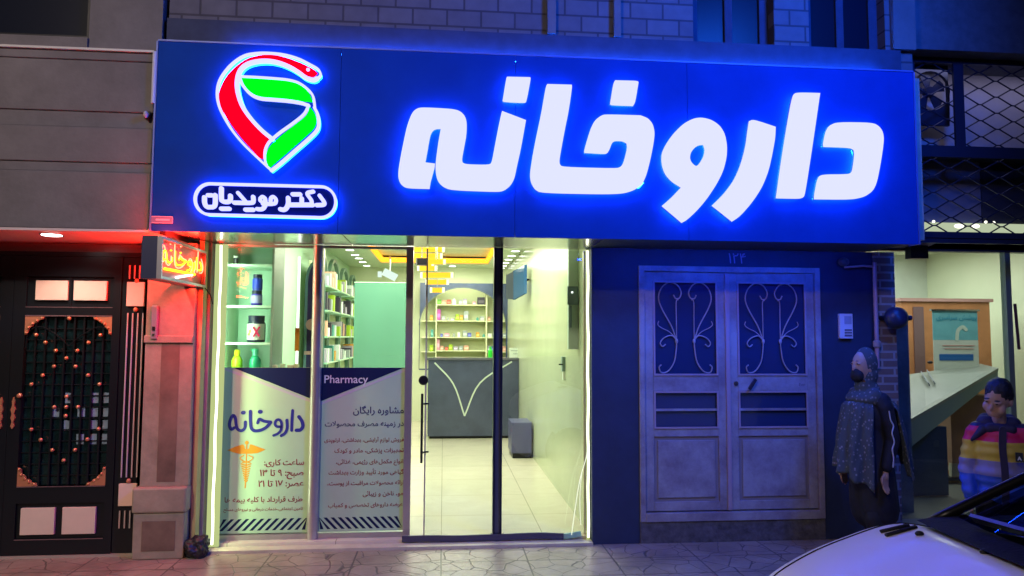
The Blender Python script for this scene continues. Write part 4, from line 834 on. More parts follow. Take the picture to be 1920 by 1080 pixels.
# ---- gate
gt = thing('double_gate', 'ornate black metal double gate with white plates and copper studs', 'gate', (-2.8,0,0))
gp = lambda x, y: (at(x,y,Y=-.02).x, at(x,y,Y=-.02).z)
PLT = mat('cream_plate', (.66,.53,.43), .45, noise=.05); COP = mat('copper', (.62,.26,.14), .35, .5); GBL = mat('gate_black', (.012,.015,.02), .3, .4)
z_top = 2.18; gx_l, gx_r = gp(20,700)[0], gp(222,700)[0]
def leaf(x0, x1, par, mirror=False):
    """one leaf between world x0 and x1"""
    lf = MB(); W_ = x1-x0; X = lambda t: x0+(1-t)*W_ if mirror else x0+t*W_
    def bx(t0,t1,z0,z1,y0=-.03,y1=.03): lf.box((X(t0),y0,z0),(X(t1),y1,z1))
    bx(0,.115,.02,z_top); bx(.925,1,.02,z_top); bx(.115,.925,1.745,1.80); bx(.115,.925,2.03,z_top-.0); bx(.115,.925,.385,.50); bx(.115,.925,.02,.13)
    bx(.115,.925,.131,.384,-.012,.02); bx(.115,.925,1.801,2.029,-.012,.02); bx(.50,.53,1.802,2.028,-.02,-.0125)
    o = lf.build('gate_leaf', GBL, par)
    for za,zb_ in ((1.737,1.744),(1.802,1.806),(.502,.507),(.128,.133)): MB().box((X(.115),-.034,za),(X(.925),-.031,zb_)).build('trim_line', mat('rose_metal', (.30,.20,.22), .3, .6), o)
    for (a,c,z0,z1) in ((.20,.50,1.855,2.0),(.555,.865,1.855,2.0),(.165,.475,.165,.355),(.545,.85,.165,.355)): MB().box((X(a),-.036,z0),(X(c),-.0125,z1)).build('plate', PLT, o, bevel=.003)
    g = MB(); n = 9
    for k in range(1,n): xx = X(.115+.81*k/n); g.box((xx-.006,-.012,.51),(xx+.006,.0,1.736))
    for k in range(14): zz = .58+k*.082; g.box((X(.115),-.0005,zz-.004),(X(.925),.006,zz+.004))
    xm = X(.52)
    for sgn_ in (-1,1): g.tube(crom([Vector((xm,-.012,1.52)),Vector((xm+sgn_*W_*.12,-.012,1.60)),Vector((xm+sgn_*W_*.27,-.012,1.66)),Vector((xm+sgn_*W_*.38,-.012,1.62)),Vector((xm+sgn_*W_*.40,-.012,1.50))],6), .005, 6)
    g.build('grille', GBL, o)
    MB().box((X(.115),.012,.51),(X(.925),.016,1.736)).build('backing_glass', mat('gate_glass', (.006,.018,.022), .15, noise=.7, nscale=6, spec=.5), o)
    for k in range(5):
        for j in range(4):
            if (k,j) in ((0,0),(0,3)): continue
            t0 = .36+.12*k; MB().box((X(t0+.015),.0095,.80+j*.10),(X(t0+.085),.0115,.875+j*.10)).build('mirror_piece', mat('mirror_piece', (.22,.30,.42), .3, .1), o) if (k+j) % 2 == 0 or k > 2 else None
    R_ = lambda t, z: MB().ball((X(t),-.026,z), .0145, 12, 8).build('stud', COP, o, smooth=True)
    for t_,z_ in ((.52,1.722),(.22,1.60),(.31,1.545),(.41,1.485),(.51,1.43),(.40,1.37),(.61,1.485),(.71,1.545),(.82,1.60),(.60,1.37),(.30,1.305),(.72,1.305),(.20,1.24),(.83,1.24),(.53,1.15),(.42,1.075),(.53,1.075),(.64,1.075),(.53,1.01),(.22,.915),(.84,.915),(.31,.84),(.74,.84),(.42,.765),(.63,.765),(.53,.69)): R_(t_,z_)
    for (cx_,cz_,sx_,sz_) in ((.115,1.736,1,-1),(.925,1.736,-1,-1),(.115,.508,1,1),(.925,.508,-1,1)):
        cm = MB(); S_ = .155*W_/.55; pts_ = [(0,0),(1,0),(.92,.16),(.72,.20),(.62,.34),(.44,.38),(.36,.56),(.20,.64),(.16,.88),(0,1)]
        cm.poly([(X(cx_)+sx_*(-1 if mirror else 1)*p[0]*.135, cz_+sz_*p[1]*.135) for p in pts_], -.030, -.013)
        for (u,v) in ((.86,.10),(.60,.24),(.38,.40),(.20,.62),(.08,.90)): cm.ball((X(cx_)+sx_*(-1 if mirror else 1)*u*.135,-.030,cz_+sz_*v*.135), .011, 8, 6)
        cm.build('corner_ornament', COP, o)
    hd = MB(); zz = 1.10; yy = -.045; hp = [(0,0),(.012,.02),(.004,.05),(.014,.08),(.006,.11),(.016,.14),(.006,.17),(.010,.20),(0,.23)]
    hd.poly([(X(.055)+p[0],zz-.18+p[1]) for p in hp]+[(X(.055)-p[0],zz-.18+p[1]) for p in hp[::-1][1:-1]], yy, -.031); hd.ball((X(.11),-.045,1.16), .018, 10, 8); hd.build('handle', COP, o)
leaf(gx_l, gx_r, gt); leaf(gx_l-.002-(gx_r-gx_l), gx_l-.002, gt, True)
# gate side pilaster
sx0, sx1 = gx_r+.003, -2.201; cxp = (sx0+sx1)/2+.012
b = MB(); b.box((sx0,-.02,.02),(sx1,.04,z_top)); b.build('gate_post', GBL, gt)
for z0,z1 in ((1.815,1.995),(.36,.52)): MB().box((cxp-.062,-.045,z0),(cxp+.062,-.0205,z1)).build('plate', PLT, gt, bevel=.003)
for k in range(4):
    xx = cxp-.052+k*.036
    for z0,z1 in ((.565,1.765),(.20,.325),(2.02,2.12)): MB().tube([(xx,-.032,z0),(xx,-.032,z1)], .0055, 8).build('fluted_rod', mat('pale_rod', (.55,.5,.5), .35, .2), gt)
for z in (1.79,.54,2.005): MB().ball((cxp+.005,-.04,z), .017, 10, 8).build('stud', COP, gt)
bxo('gate_header', (-9,-.03,z_top+.002), (sx1,.06,2.215), GBL, gt); bxo('gate_sill', (-9,-.04,.0), (sx1,.06,.018), mat('sill_stone', (.35,.3,.25), .5), gt)
# ================================================================== HOUSE DOOR
hd = thing('house_door', 'white painted metal double door with wrought iron scrolls under the blue sign', 'door', ((DX0+DX1)/2,0,DZ0))
dwm = bpy.data.materials.new('painted_door'); dwm.use_nodes = True
def setup_dirty(m, c1, c2):
    nt = m.node_tree; N = nt.nodes; L = nt.links; b = N['Principled BSDF']; b.inputs['Roughness'].default_value = .45
    tc = N.new('ShaderNodeTexCoord'); n = N.new('ShaderNodeTexNoise'); n.inputs['Scale'].default_value = 3.5; n.inputs['Detail'].default_value = 8; n.inputs['Roughness'].default_value = .7; L.new(tc.outputs['Object'], n.inputs['Vector'])
    r = N.new('ShaderNodeValToRGB'); r.color_ramp.elements[0].position = .35; r.color_ramp.elements[0].color = (*c2,1); r.color_ramp.elements[1].position = .6; r.color_ramp.elements[1].color = (*c1,1); L.new(n.outputs['Fac'], r.inputs[0]); L.new(r.outputs[0], b.inputs['Base Color'])
setup_dirty(dwm, (.33,.32,.35), (.19,.16,.19))
b = MB(); fy = -.02
b.box((DX0,fy,DZ0),(DX0+.045,.06,DZ1)); b.box((DX1-.045,fy,DZ0),(DX1,.06,DZ1)); b.box((DX0+.045,fy,DZ1-.045),(DX1-.045,.06,DZ1)); b.box((DX0+.045,fy-.004,DZ0),(DX1-.045,.06,DZ0+.068)); b.build('door_frame', dwm, hd, bevel=.003)
mid = at(1365,700,Y=0).x
def dleaf(x0, x1, lockside):
    z0, z1 = DZ0+.078, DZ1-.05; s_ = .07
    zA, zB, zC, zD = at(1365,704,Y=0).z, at(1365,733,Y=0).z, at(1365,803,Y=0).z, at(1365,818,Y=0).z
    b = MB(); b.box((x0,.0,z0),(x0+s_,.035,z1)); b.box((x1-s_,.0,z0),(x1,.035,z1)); b.box((x0+s_,.0,z1-s_),(x1-s_,.035,z1)); b.box((x0+s_,.0,z0),(x1-s_,.035,z0+s_)); b.box((x0+s_,.0,zB),(x1-s_,.035,zA)); b.box((x0+s_,.0,zD),(x1-s_,.035,zC))
    lf = b.build('door_leaf', dwm, hd, bevel=.003)
    for (a,c) in ((zA,z1-s_),(zC,zB)):
        MB().box((x0+s_,.018,a),(x1-s_,.024,c)).build('pane', mat('blue_black_glass', (.02,.035,.10), .12, spec=.6), lf)
        q = .014; m = MB(); m.box((x0+s_,-.008,a),(x0+s_+q,-.0,c)); m.box((x1-s_-q,-.008,a),(x1-s_,.0,c)); m.box((x0+s_+q,-.008,c-q),(x1-s_-q,.0,c)); m.box((x0+s_+q,-.008,a),(x1-s_-q,.0,a+q)); m.build('glazing_bead', mat('bead_paint', (.36,.28,.32), .5), lf)
    zz = (zB+zC)/2; bxo('cross_bar', (x0+s_+.014,-.004,zz-.009), (x1-s_-.014,.012,zz+.009), dwm, lf)
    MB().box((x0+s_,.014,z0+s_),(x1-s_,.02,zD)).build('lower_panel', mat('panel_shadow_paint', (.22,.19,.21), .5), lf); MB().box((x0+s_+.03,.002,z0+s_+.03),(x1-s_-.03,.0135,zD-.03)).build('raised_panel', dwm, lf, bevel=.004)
    # wrought scrolls, mirrored pair
    xc = (x0+x1)/2; g = MB(); H0, H1 = zA+.02, z1-s_-.01; S_ = (H1-H0)
    for sg_ in (-1,1):
        def PT(u, v): return Vector((xc+sg_*u*S_, .004, H0+v*S_))
        base = (.10,.36)
        # big hook: from the collar up and out, over the top and curling back in
        g.tube(crom([PT(.10,.36),PT(.16,.52),PT(.26,.70),PT(.30,.82),PT(.27,.93),PT(.19,.995),PT(.10,.98),PT(.045,.90),PT(.06,.83),PT(.105,.82),PT(.13,.86)],6), .0050, 6)
        g.tube(crom([PT(.10,.36),PT(.10,.58),PT(.10,.78),PT(.075,.81)],6), .004, 6)
        g.tube(crom([PT(.10,.36),PT(.155,.41),PT(.24,.385),PT(.285,.33),PT(.26,.29),PT(.225,.315)],6), .0048, 6)
        g.tube(crom([PT(.10,.37),PT(.18,.45),PT(.27,.495),PT(.31,.53),PT(.30,.57)],6), .0032, 6)
        g.tube(crom([PT(.10,.36),PT(.105,.26),PT(.13,.12),PT(.20,.02),PT(.275,.005),PT(.30,.06),PT(.275,.09)],6), .0052, 6)
        g.ball(tuple(PT(.10,.35)), .013, 10, 8, 1, .7, 1.6)
    g.build('scroll_grille', mat('iron_paint', (.36,.32,.34), .45), lf, smooth=True)
    return lf
L1 = dleaf(DX0+.048, mid-.012, 0); L2 = dleaf(mid+.012, DX1-.048, 1)
MB().box((mid-.020,-.016,DZ0+.08),(mid+.014,-.004,DZ1-.05)).build('cover_strip', mat('bead_paint'), hd)
q = at(1381,719,Y=-.01); MB().lathe([(.0,-.012),(.016,-.012),(.018,-.006),(.018,-.001)], c=(q.x,0,q.z), axis='Y', seg=16).build('lock', mat('dull_brass', (.14,.11,.10), .4, .7), L2)
qa, qb = at(1405,730,Y=-.03), at(1417,711,Y=-.03); MB().bar(qa, qb, .022, .02).build('handle', mat('handle_dark', (.05,.04,.06), .4, .4), L2)
q = at(1503,722,Y=-.002); text('maker_mark', 'Eon', q.x-.02, q.x+.03, q.z-.008, -.0015, mat('mark_ink', (.12,.1,.14), .5), L2, rtl=False, bold=.01)
# intercom
q0, q1 = at(1574,588,Y=-.03), at(1600,635,Y=-.03)
ic = thing('door_intercom', 'pale intercom panel on the dark wall right of the double door', 'intercom', (q0.x,0,q1.z)); bxo('case', (q0.x,-.03,q1.z), (q1.x,-.001,q0.z), mat('intercom_white', (.62,.60,.62), .35), ic, bevel=.004)
bxo('speaker', (q0.x+.04,-.032,q0.z-.085), (q1.x-.012,-.0302,q0.z-.02), mat('intercom_grey', (.35,.35,.4), .5), ic); b = MB(); [b.box((q0.x+.04,-.034,q1.z+.02+k*.022),(q1.x-.012,-.0302,q1.z+.032+k*.022)) for k in range(3)]; b.build('button', mat('intercom_button', (.12,.12,.16), .4), ic)
# pipe and gas regulator
rp = at(1640,500,Y=-.05); pip = thing('gas_pipe', 'vertical painted gas pipe with valve on the brick corner pier', 'pipe', (rp.x,-.05,0))
b = MB(); b.tube([(rp.x,-.05,at(1640,492,Y=-.05).z),(rp.x,-.05,at(1640,690,Y=-.05).z)], .016, 10); b.tube([(rp.x,-.05,rp.z),(rp.x-.10,-.05,rp.z+.005),(rp.x-.26,-.05,rp.z-.01)], .009, 8); b.build('tube', mat('pipe_paint', (.40,.25,.28), .5), pip)
q = at(1583,491,Y=-.06); MB().ball((q.x,-.05,q.z), .045, 14, 10, 1, .8, .8).build('meter_dome', mat('dark_dome', (.05,.055,.08), .5), pip)
q = at(1641,645,Y=-.06); MB().lathe([(.018,-.03),(.030,-.02),(.030,.02),(.018,.03)], c=(rp.x,-.05,q.z), axis='Z', seg=14).build('valve', mat('valve_metal', (.45,.38,.36), .35, .5), pip)
q = at(1680,596,Y=-.14); rg = thing('wall_alarm_bell', 'round dark domed disc with a nozzle fixed on the pier before the lit shop', 'bell', (q.x,-.1,q.z)); MB().lathe([(.0,-.21),(.05,-.205),(.082,-.18),(.090,-.14),(.090,-.12)], c=(q.x,0,q.z), axis='Y', seg=28).build('dome', mat('bell_navy', (.02,.025,.06), .4), rg, smooth=True); MB().lathe([(.012,.085),(.022,.09),(.022,.12),(.014,.125)], c=(q.x,-.15,q.z), axis='X', seg=12).build('nozzle', mat('bell_navy'), rg); MB().tube([(q.x,-.12,q.z),(q.x-.06,-.02,q.z)], .02).build('stem', blackm, rg)
# ================================================================== RIGHT SHOP
rs = thing('right_shop', 'lit shop with mesh shutter above its window at the right edge', 'building', (4.6,0,0)); RY = .22; RX0 = 3.70; RX1 = 7.2
bxo('wall', (3.5,-.30+.001,3.93), (RX1,.3,7), mat('dark_blue_wall', (.10,.11,.14), .7, noise=.3), rs); bxo('wall', (RX1,-.1,0), (9.5,.3,7), conc, rs); bxo('side_wall', (3.60,.26,.02), (3.70,4.5,2.31), mat('shop_side', (.50,.57,.58), .5, noise=.2, nscale=3), rs)
bxo('side_wall', (RX1,.3,0), (RX1+.1,4.5,3.9), creamw, rs); bxo('back_wall', (3.7,4.5,0), (RX1,4.6,3.9), mat('shop_back', (.60,.66,.60), .5, noise=.15, nscale=1.5), rs); q0_, q1_ = at(1670,590,Y=.42), at(1702,590,Y=.42); bxo('column', (3.74,.42,.09), (q1_.x,.60,q0_.z), mat('column_blue_grey', (.20,.24,.30), .5, noise=.3), rs); bxo('ceiling', (3.7,.26,2.85), (RX1,4.5,2.95), creamw, rs)
struct(MB().box((3.70,.0,-.02),(RX1,4.5,.09)), 'right_shop_floor', mat('grey_shop_floor', (.22,.22,.20), .35, noise=.15, nscale=2))
bxo('step', (3.70,-.03,.0), (RX1,-.002,.088), mat('dark_step', (.06,.06,.07), .6, noise=.3), rs)
zt2 = at(1760,472,Y=RY).z; zt3 = at(1760,447,Y=-.12).z
DB = mat('dark_blue_steel', (.025,.03,.06), .4, .3)
bxo('beam', (3.7,RY-.04,zt2), (RX1,RY+.04,zt2+.16), DB, rs); bxo('beam', (3.80,-.16,zt3), (RX1,-.10,zt3+.05), DB, rs)
b = MB(); b.v += [(3.72,-.12,zt3),(4.1,-.12,zt3),(3.72,RY-.05,zt2+.02),(4.1,RY-.05,zt2+.02)]; b.face((0,1,3,2)); b.build('soffit', mat('violet_soffit', (.3,.25,.4), .6), rs)
q0, q1 = at(1705,462,Y=.1), at(1738,485,Y=.1); bxo('lock_box', (q0.x,.08,q1.z), (q1.x,.16,q0.z+.02), DB, rs)
MB().box((3.705,RY-.004,.09),(RX1,RY+.004,zt2)).build('glass_pane', glassmat('shop_glass', (.80,.86,.86), .06), rs)
q = at(1888,600,Y=RY); MB().box((q.x-.02,RY-.03,.09),(q.x+.03,RY+.03,zt2)).build('door_profile', mat('green_alu', (.30,.38,.30), .4, .4), rs)
q = at(1896,600,Y=RY); MB().tube([(q.x+.01,RY-.06,at(1896,655,Y=RY).z),(q.x-.01,RY-.06,at(1890,570,Y=RY).z)], .012, 8).build('door_handle', mat('handle_maroon', (.10,.03,.04), .4), rs)
lamp('right_shop_light', 'AREA', (5.4,1.9,2.80), 55, (1,1,.95), 2.2, (0,0,0), 1.6)
lamp('right_shop_light', 'AREA', (5.4,3.5,2.80), 75, (1,1,.92), 2.2, (0,0,0), 1.2)  # second unseen lamp, added to brighten the back wall
# transom lit strip and panels behind the mesh
Zr = lambda y, Y=.12: at(1800,y,Y=Y).z
bxo('transom_window', (3.82,.14,Zr(441,.14)), (RX1,.16,Zr(418,.14)), emat('transom_glow', (.62,.72,.48), .75), rs)
for px in (1798,1828): q = at(px,424,Y=.13); MB().ball((q.x,.13,q.z), .035, 12, 8, 1.3, .4, .55).build('lamp_bulb', emat('bulb_white', (1,.98,.8), 2), rs)
for px,py in ((1752,415),(1850,416),(1865,417)): q = at(px,py,Y=.10); MB().ball((q.x,.11,q.z), .012, 8, 6).build('lamp_bulb', emat('bulb_white'), rs)
bxo('upper_panel', (3.78,.20,Zr(278,.2)), (RX1,.22,Zr(128,.2)), mat('pale_blind', (.46,.42,.46), .6, noise=.08), rs)
bxo('middle_beam', (3.78,.0,Zr(292,0)), (RX1,.19,Zr(276,0)), DB, rs)
bxo('lower_panel', (3.78,.20,Zr(418,.2)), (at(1838,350,Y=.2).x,.22,Zr(292,.2)), mat('grey_blind', (.16,.15,.20), .6), rs); bxo('lower_panel', (at(1838,350,Y=.2).x+.002,.19,Zr(418,.2)), (RX1,.22,Zr(292,.2)), mat('dark_blind', (.03,.03,.05), .6), rs)
bxo('lower_panel', (3.78,.18,Zr(468,.18)), (RX1,.2,Zr(443,.18)), mat('dark_blind'), rs)
lamp('mesh_back_light', 'AREA', (5.0,-.02,Zr(130,0)-.02), 1.8, (.6,.6,1), 2.4, (math.radians(25),0,0), .08)
# extractor fan behind the mesh
q = at(1742,172,Y=.05); R_f = .17
ef = thing('extractor_fan', 'round dark extractor fan in a square frame behind the diamond mesh', 'fan', (q.x,.05,q.z))
sq = .25; MB().poly([(q.x-sq,q.z-sq-.05),(q.x+sq*.62,q.z-sq-.05),(q.x+sq*.62,q.z+sq),(q.x-sq,q.z+sq)], .02, .05, [[(q.x+R_f*math.cos(2*PI*k/24), q.z+R_f*math.sin(2*PI*k/24)) for k in range(24)]]).build('frame', DB, ef)
b = MB()
for k in range(5):
    a = 2*PI*k/5+.5; b.poly([(q.x+.03*math.cos(a-.5),q.z+.03*math.sin(a-.5)),(q.x+.15*math.cos(a-.42),q.z+.15*math.sin(a-.42)),(q.x+.16*math.cos(a),q.z+.16*math.sin(a)),(q.x+.15*math.cos(a+.3),q.z+.15*math.sin(a+.3)),(q.x+.03*math.cos(a+.5),q.z+.03*math.sin(a+.5))], .06+.002*k, .065+.002*k)
b.build('blade', DB, ef); MB().lathe([(.04,.03),(.045,.04),(.045,.08)], c=(q.x,0,q.z), axis='Y', seg=16).build('hub', DB, ef)
# mesh grille
gl = thing('mesh_grille', 'dark blue diamond mesh security grille above the right shop window', 'grille', (4.9,-.12,2.4)); MY = -.12
mx0, mx1 = at(1716,300,Y=MY).x, 6.4; mz0, mz1 = at(1800,447,Y=MY).z, at(1800,122,Y=MY).z
b = MB(); cw, ch = at(1870,200,Y=MY).x-at(1808,200,Y=MY).x, (at(1870,175,Y=MY).z-at(1870,205,Y=MY).z)
cw *= 1.0; nrow = int((mz1-mz0)/(ch/2))+1; ncol = int((mx1-mx0)/cw)+1
for j in range(nrow//1):
    z_ = mz0+j*ch
    if z_ > mz1: break
    for sgn_ in (1,-1):
        P_ = []
        for i in range(ncol*2+1):
            x_ = mx0+i*cw/2; zz = z_+sgn_*(ch*.25 if i % 2 == 0 else -ch*.25)+ (ch/2 if sgn_ < 0 else 0)
            if x_ <= mx1: P_ += [Vector((x_-cw*.045,MY+.002*sgn_,zz)), Vector((x_+cw*.045,MY+.002*sgn_,zz))]
        P_ = [p for p in P_ if mx0 <= p.x <= mx1]
        if z_+ch*.8 <= mz1+.05: b.tube(P_, .0062, 5)
b.build('diamond_mesh', DB, gl)
b = MB()
for px,wd in ((1798,.085),): X_ = at(px,200,Y=MY-.02).x; b.box((X_-wd/2,MY-.03,Zr(276,MY)),(X_+wd/2,MY-.008,mz1))
b.box((mx0-.02,MY-.03,mz1),(mx1,MY-.008,mz1+.05)); b.box((mx0-.02,MY-.035,Zr(297,MY)),(mx1,MY-.008,Zr(276,MY))); b.box((mx0-.04,MY-.03,mz0-.03),(mx0,MY-.008,mz1)); b.box((mx0,MY-.03,mz0-.045),(mx1,MY-.008,mz0-.005)); b.build('frame', DB, gl)
# goods inside the right shop
YB = 1.35
def AB(x, y, Y=YB): return at(x, y, Y=Y)
pk = thing('wooden_wardrobe', 'orange wooden wardrobe standing inside the right shop behind the banner', 'wardrobe', (5.2,2.4,.09)); W2 = mat('orange_wood', (.62,.25,.10), .45, noise=.2, nscale=4)
a0, a1 = at(1690,565,Y=2.6), at(1860,690,Y=2.6); bxo('carcass', (a0.x,2.6,.09), (a1.x,3.1,a0.z), W2, pk); q0, q1 = at(1712,575,Y=2.59), at(1735,690,Y=2.59); bxo('door', (q0.x,2.585,.3), (q1.x,2.598,q0.z), mat('dark_wood_door', (.22,.12,.12), .4), pk); bxo('crown', (a0.x-.03,2.57,a0.z+.001), (a1.x+.03,3.12,a0.z+.04), mat('pink_wood', (.55,.30,.26), .5), pk)
bn = thing('poster_banner', 'pale blue and white roll up banner with a dark blue bar inside the right shop', 'banner', (5.3,2.2,.09)); q0, q1 = at(1748,583,Y=2.1), at(1836,683,Y=2.1); zm = at(1790,638,Y=2.1).z
bxo('sheet', (q0.x,2.1,q1.z-.25), (q1.x,2.106,zm), mat('banner_white', (.66,.70,.62), .5), bn); bxo('header', (q0.x,2.1,zm+.001), (q1.x,2.106,q0.z), mat('banner_cyan', (.18,.50,.56), .5, noise=.1), bn)
h0, h1 = at(1762,664,Y=2.09), at(1826,676,Y=2.09); bxo('blue_bar', (h0.x,2.095,h1.z), (h1.x,2.099,h0.z), mat('banner_blue', (.02,.13,.42), .4), bn)
text('banner_title', 'پوشش سراسری', at(1756,600,Y=2.09).x, at(1832,600,Y=2.09).x, at(1790,599,Y=2.09).z, 2.095, mat('banner_ink', (.03,.30,.45), .5), bn, bold=.02)
b = MB(); [b.box((at(1768+k*3,640,Y=2.09).x,2.095,at(1790,648+k*6,Y=2.09).z-.004),(at(1828-k*2,640,Y=2.09).x,2.099,at(1790,648+k*6,Y=2.09).z+.004)) for k in range(2)]; b.build('text_line', mat('banner_pink', (.6,.28,.25), .5), bn)
b = MB(); b.ribbon([(at(1795,636,Y=2.09).x,at(1795,636,Y=2.09).z),(at(1797,620,Y=2.09).x,at(1797,620,Y=2.09).z),(at(1806,613,Y=2.09).x,at(1806,613,Y=2.09).z),(at(1812,618,Y=2.09).x,at(1812,618,Y=2.09).z)], .04, 2.095, 2.099); b.build('pictogram', mat('banner_pale', (.6,.7,.6), .5), bn)
b = MB(); b.box((q0.x-.02,2.085,q0.z),(q1.x+.02,2.12,q0.z+.02)); b.box(((q0.x+q1.x)/2-.01,2.11,.11),((q0.x+q1.x)/2+.01,2.125,q0.z)); b.box((q0.x,2.0,.09),(q1.x,2.2,.11)); b.build('stand', steel, bn)
# slanting white counter on a brown wooden cabinet with castors
dk = thing('service_counter', 'long white topped counter with grey apron running across the right shop', 'counter', (4.9,1.0,.09))
A0, A1, B1, B0 = at(1704,788,Y=.75), at(1872,690,Y=1.5), at(1838,682,Y=2.2), at(1704,702,Y=2.0)
Zc = 1.0
def onb(px, py):   # point on the sloping board
    n_ = (A1-A0).cross(B0-A0); d_ = VF+VR*((px-960)/FOC)-VU*((py-540)/FOC); return CAM+d_*((A0-CAM).dot(n_)/d_.dot(n_))
v = MB(); top = [A0,A1,B1,B0]
v.v += [tuple(p_) for p_ in top]+[tuple(p_-Vector((0,0,.03))) for p_ in top]
for q4 in ((0,1,2,3),(7,6,5,4),(0,4,5,1),(1,5,6,2),(2,6,7,3),(3,7,4,0)): v.face(q4)
v.build('top', mat('counter_white', (.25,.27,.23), .45, noise=.12, nscale=4), dk)
v = MB(); ap_ = [A0+Vector((0,.01,-.032)),A1+Vector((0,.01,-.032)),A1+Vector((0,.01,-.10)),A0+Vector((0,.01,-.26))]; v.v += [tuple(p_) for p_ in ap_]+[tuple(p_+Vector((0,.03,0))) for p_ in ap_]
for q4 in ((0,1,2,3),(7,6,5,4),(0,4,5,1),(1,5,6,2),(2,6,7,3),(3,7,4,0)): v.face(q4)
v.build('apron', mat('grey_green_apron', (.16,.26,.28), .4), dk)
b = MB()
for a_,c_ in (((1728,700),(1742,722)),((1739,697),(1752,719))): b.bar(onb(*a_)+Vector((0,0,.008)), onb(*c_)+Vector((0,0,.008)), .035, .01)
b.build('dark_slot', mat('slot_grey', (.15,.17,.2), .5), dk); MB().ball(tuple(onb(1744,681)+Vector((0,0,.01))), .03, 12, 8, 1, 1, .6).build('dark_knob', blackm, dk)
low = dk; l0, l1 = at(1706,800,Y=A0.y+.25), at(1778,895,Y=A0.y+.25); l1 = at(1778,895,Y=A0.y+.25); bxo('base_panel', (3.74,A0.y+.25,.10), (l1.x,A0.y+.32,at(1760,800,Y=A0.y+.25).z), mat('blue_grey_base', (.06,.08,.13), .5, noise=.2), low); q = at(1756,832,Y=A0.y+.24); bxo('outlet', (q.x-.03,A0.y+.243,q.z-.03), (q.x+.03,A0.y+.249,q.z+.03), mat('outlet_grey', (.09,.11,.14), .5), low)
wc = thing('wooden_trolley', 'plain brown wooden cabinet on a dark round castor behind the boy', 'cabinet', (5.2,1.1,.09)); yw = A1.y+.05
w0, w1 = at(1781,742,Y=yw), at(1852,868,Y=yw); bxo('carcass', (w0.x,yw,w1.z), (w1.x+.15,yw+.4,w0.z), mat('brown_wood', (.42,.20,.12), .5, noise=.15, nscale=5), wc)
w2, w3 = at(1784,874,Y=yw+.02), at(1838,893,Y=yw+.02); bxo('skirting', (w2.x,yw+.02,w3.z), (w3.x,yw+.06,w1.z-.001), mat('pale_skirting', (.62,.55,.38), .5), wc); q = at(1806,882,Y=yw-.02); MB().lathe([(.0,yw-.05),(.03,yw-.05),(.045,yw-.045),(.045,yw-.01)], c=(q.x,0,q.z), axis='Y', seg=20).build('castor', blackm, wc)
bxo('plinth', (w0.x-.5,yw+.03,w3.z-.05), (w1.x+.1,yw+.2,w3.z-.012), mat('plinth_dark', (.07,.07,.07), .5), wc)
# ================================================================== PEOPLE
def blob(name, parts, m, parent, voxel=.008, smooth=3, disp=None):
    """one continuous surface grown round tapered limbs and ellipsoids: ('c', p1, r1, p2, r2) or ('e', centre, (rx,ry,rz)[, zrot])"""
    b = MB()
    for p in parts:
        if p[0] == 'c':
            a, c = Vector(p[1]), Vector(p[3]); n = max(2, int((c-a).length/.02)); pts = [a.lerp(c, k/n) for k in range(n+1)]
            b.tube(pts, p[2], 14, r2=p[4]); b.ball(a, p[2], 14, 8); b.ball(c, p[4], 14, 8)
        else:
            n0 = len(b.v); b.ball((0,0,0), 1, 20, 12, *p[2]); R_ = Matrix.Rotation(p[3], 3, 'Z') if len(p) > 3 else Matrix.Identity(3)
            if len(p) > 4: R_ = Matrix.Rotation(p[4], 3, 'Y') @ R_
            for i in range(n0, len(b.v)): b.v[i] = tuple(Vector(p[1])+R_@Vector(b.v[i]))
    o = b.build(name, m)
    r = o.modifiers.new('r','REMESH'); r.mode = 'VOXEL'; r.voxel_size = voxel
    s = o.modifiers.new('s','SMOOTH'); s.iterations = smooth; s.factor = .5
    bpy.context.view_layer.update()
    me = bpy.data.meshes.new_from_object(o.evaluated_get(bpy.context.evaluated_depsgraph_get())); bpy.data.objects.remove(o)
    if disp:
        for v in me.vertices: v.co = disp(v.co)
    for p in me.polygons: p.use_smooth = True
    me.materials.clear(); me.materials.append(m)
    o = bpy.data.objects.new(name, me); COL.objects.link(o)
    if parent: o.parent = parent; o.matrix_parent_inverse = Matrix()
    return o
def hand(parts, wrist, direc, side, s=1.0, curl=.5):
    """palm plus four bent fingers and a thumb leaving the side of the palm"""
    d = Vector(direc).normalized(); u = Vector(side).normalized(); n = d.cross(u).normalized(); w_ = Vector(wrist); pc = w_+d*.045*s
    parts.append(('c', w_, .021*s, w_+d*.03*s, .025*s))
    for k,(o_,L_) in enumerate(((-.028,.062),(-.010,.072),(.009,.068),(.026,.052))):
        a = w_+d*.075*s+u*o_*s; parts.append(('c', w_+d*.02*s+u*o_*.7*s, .014*s, a, .0115*s))
        c = a+(d*math.cos(curl*.6)+n*math.sin(curl*.6))*L_*.5*s; e_ = c+(d*math.cos(curl*1.4)+n*math.sin(curl*1.4))*L_*.5*s
        parts += [('c', a, .0095*s, c, .0085*s), ('c', c, .0085*s, e_, .007*s)]
    t0_ = w_+d*.02*s-u*.025*s; t1 = t0_+(d*.6-u*.7).normalized()*.035*s; t2 = t1+(d*.9-u*.1+n*.3).normalized()*.03*s
    parts += [('c', t0_, .013*s, t1, .011*s), ('c', t1, .0105*s, t2, .008*s)]
SKIN = mat('skin', (.48,.28,.20), .5)
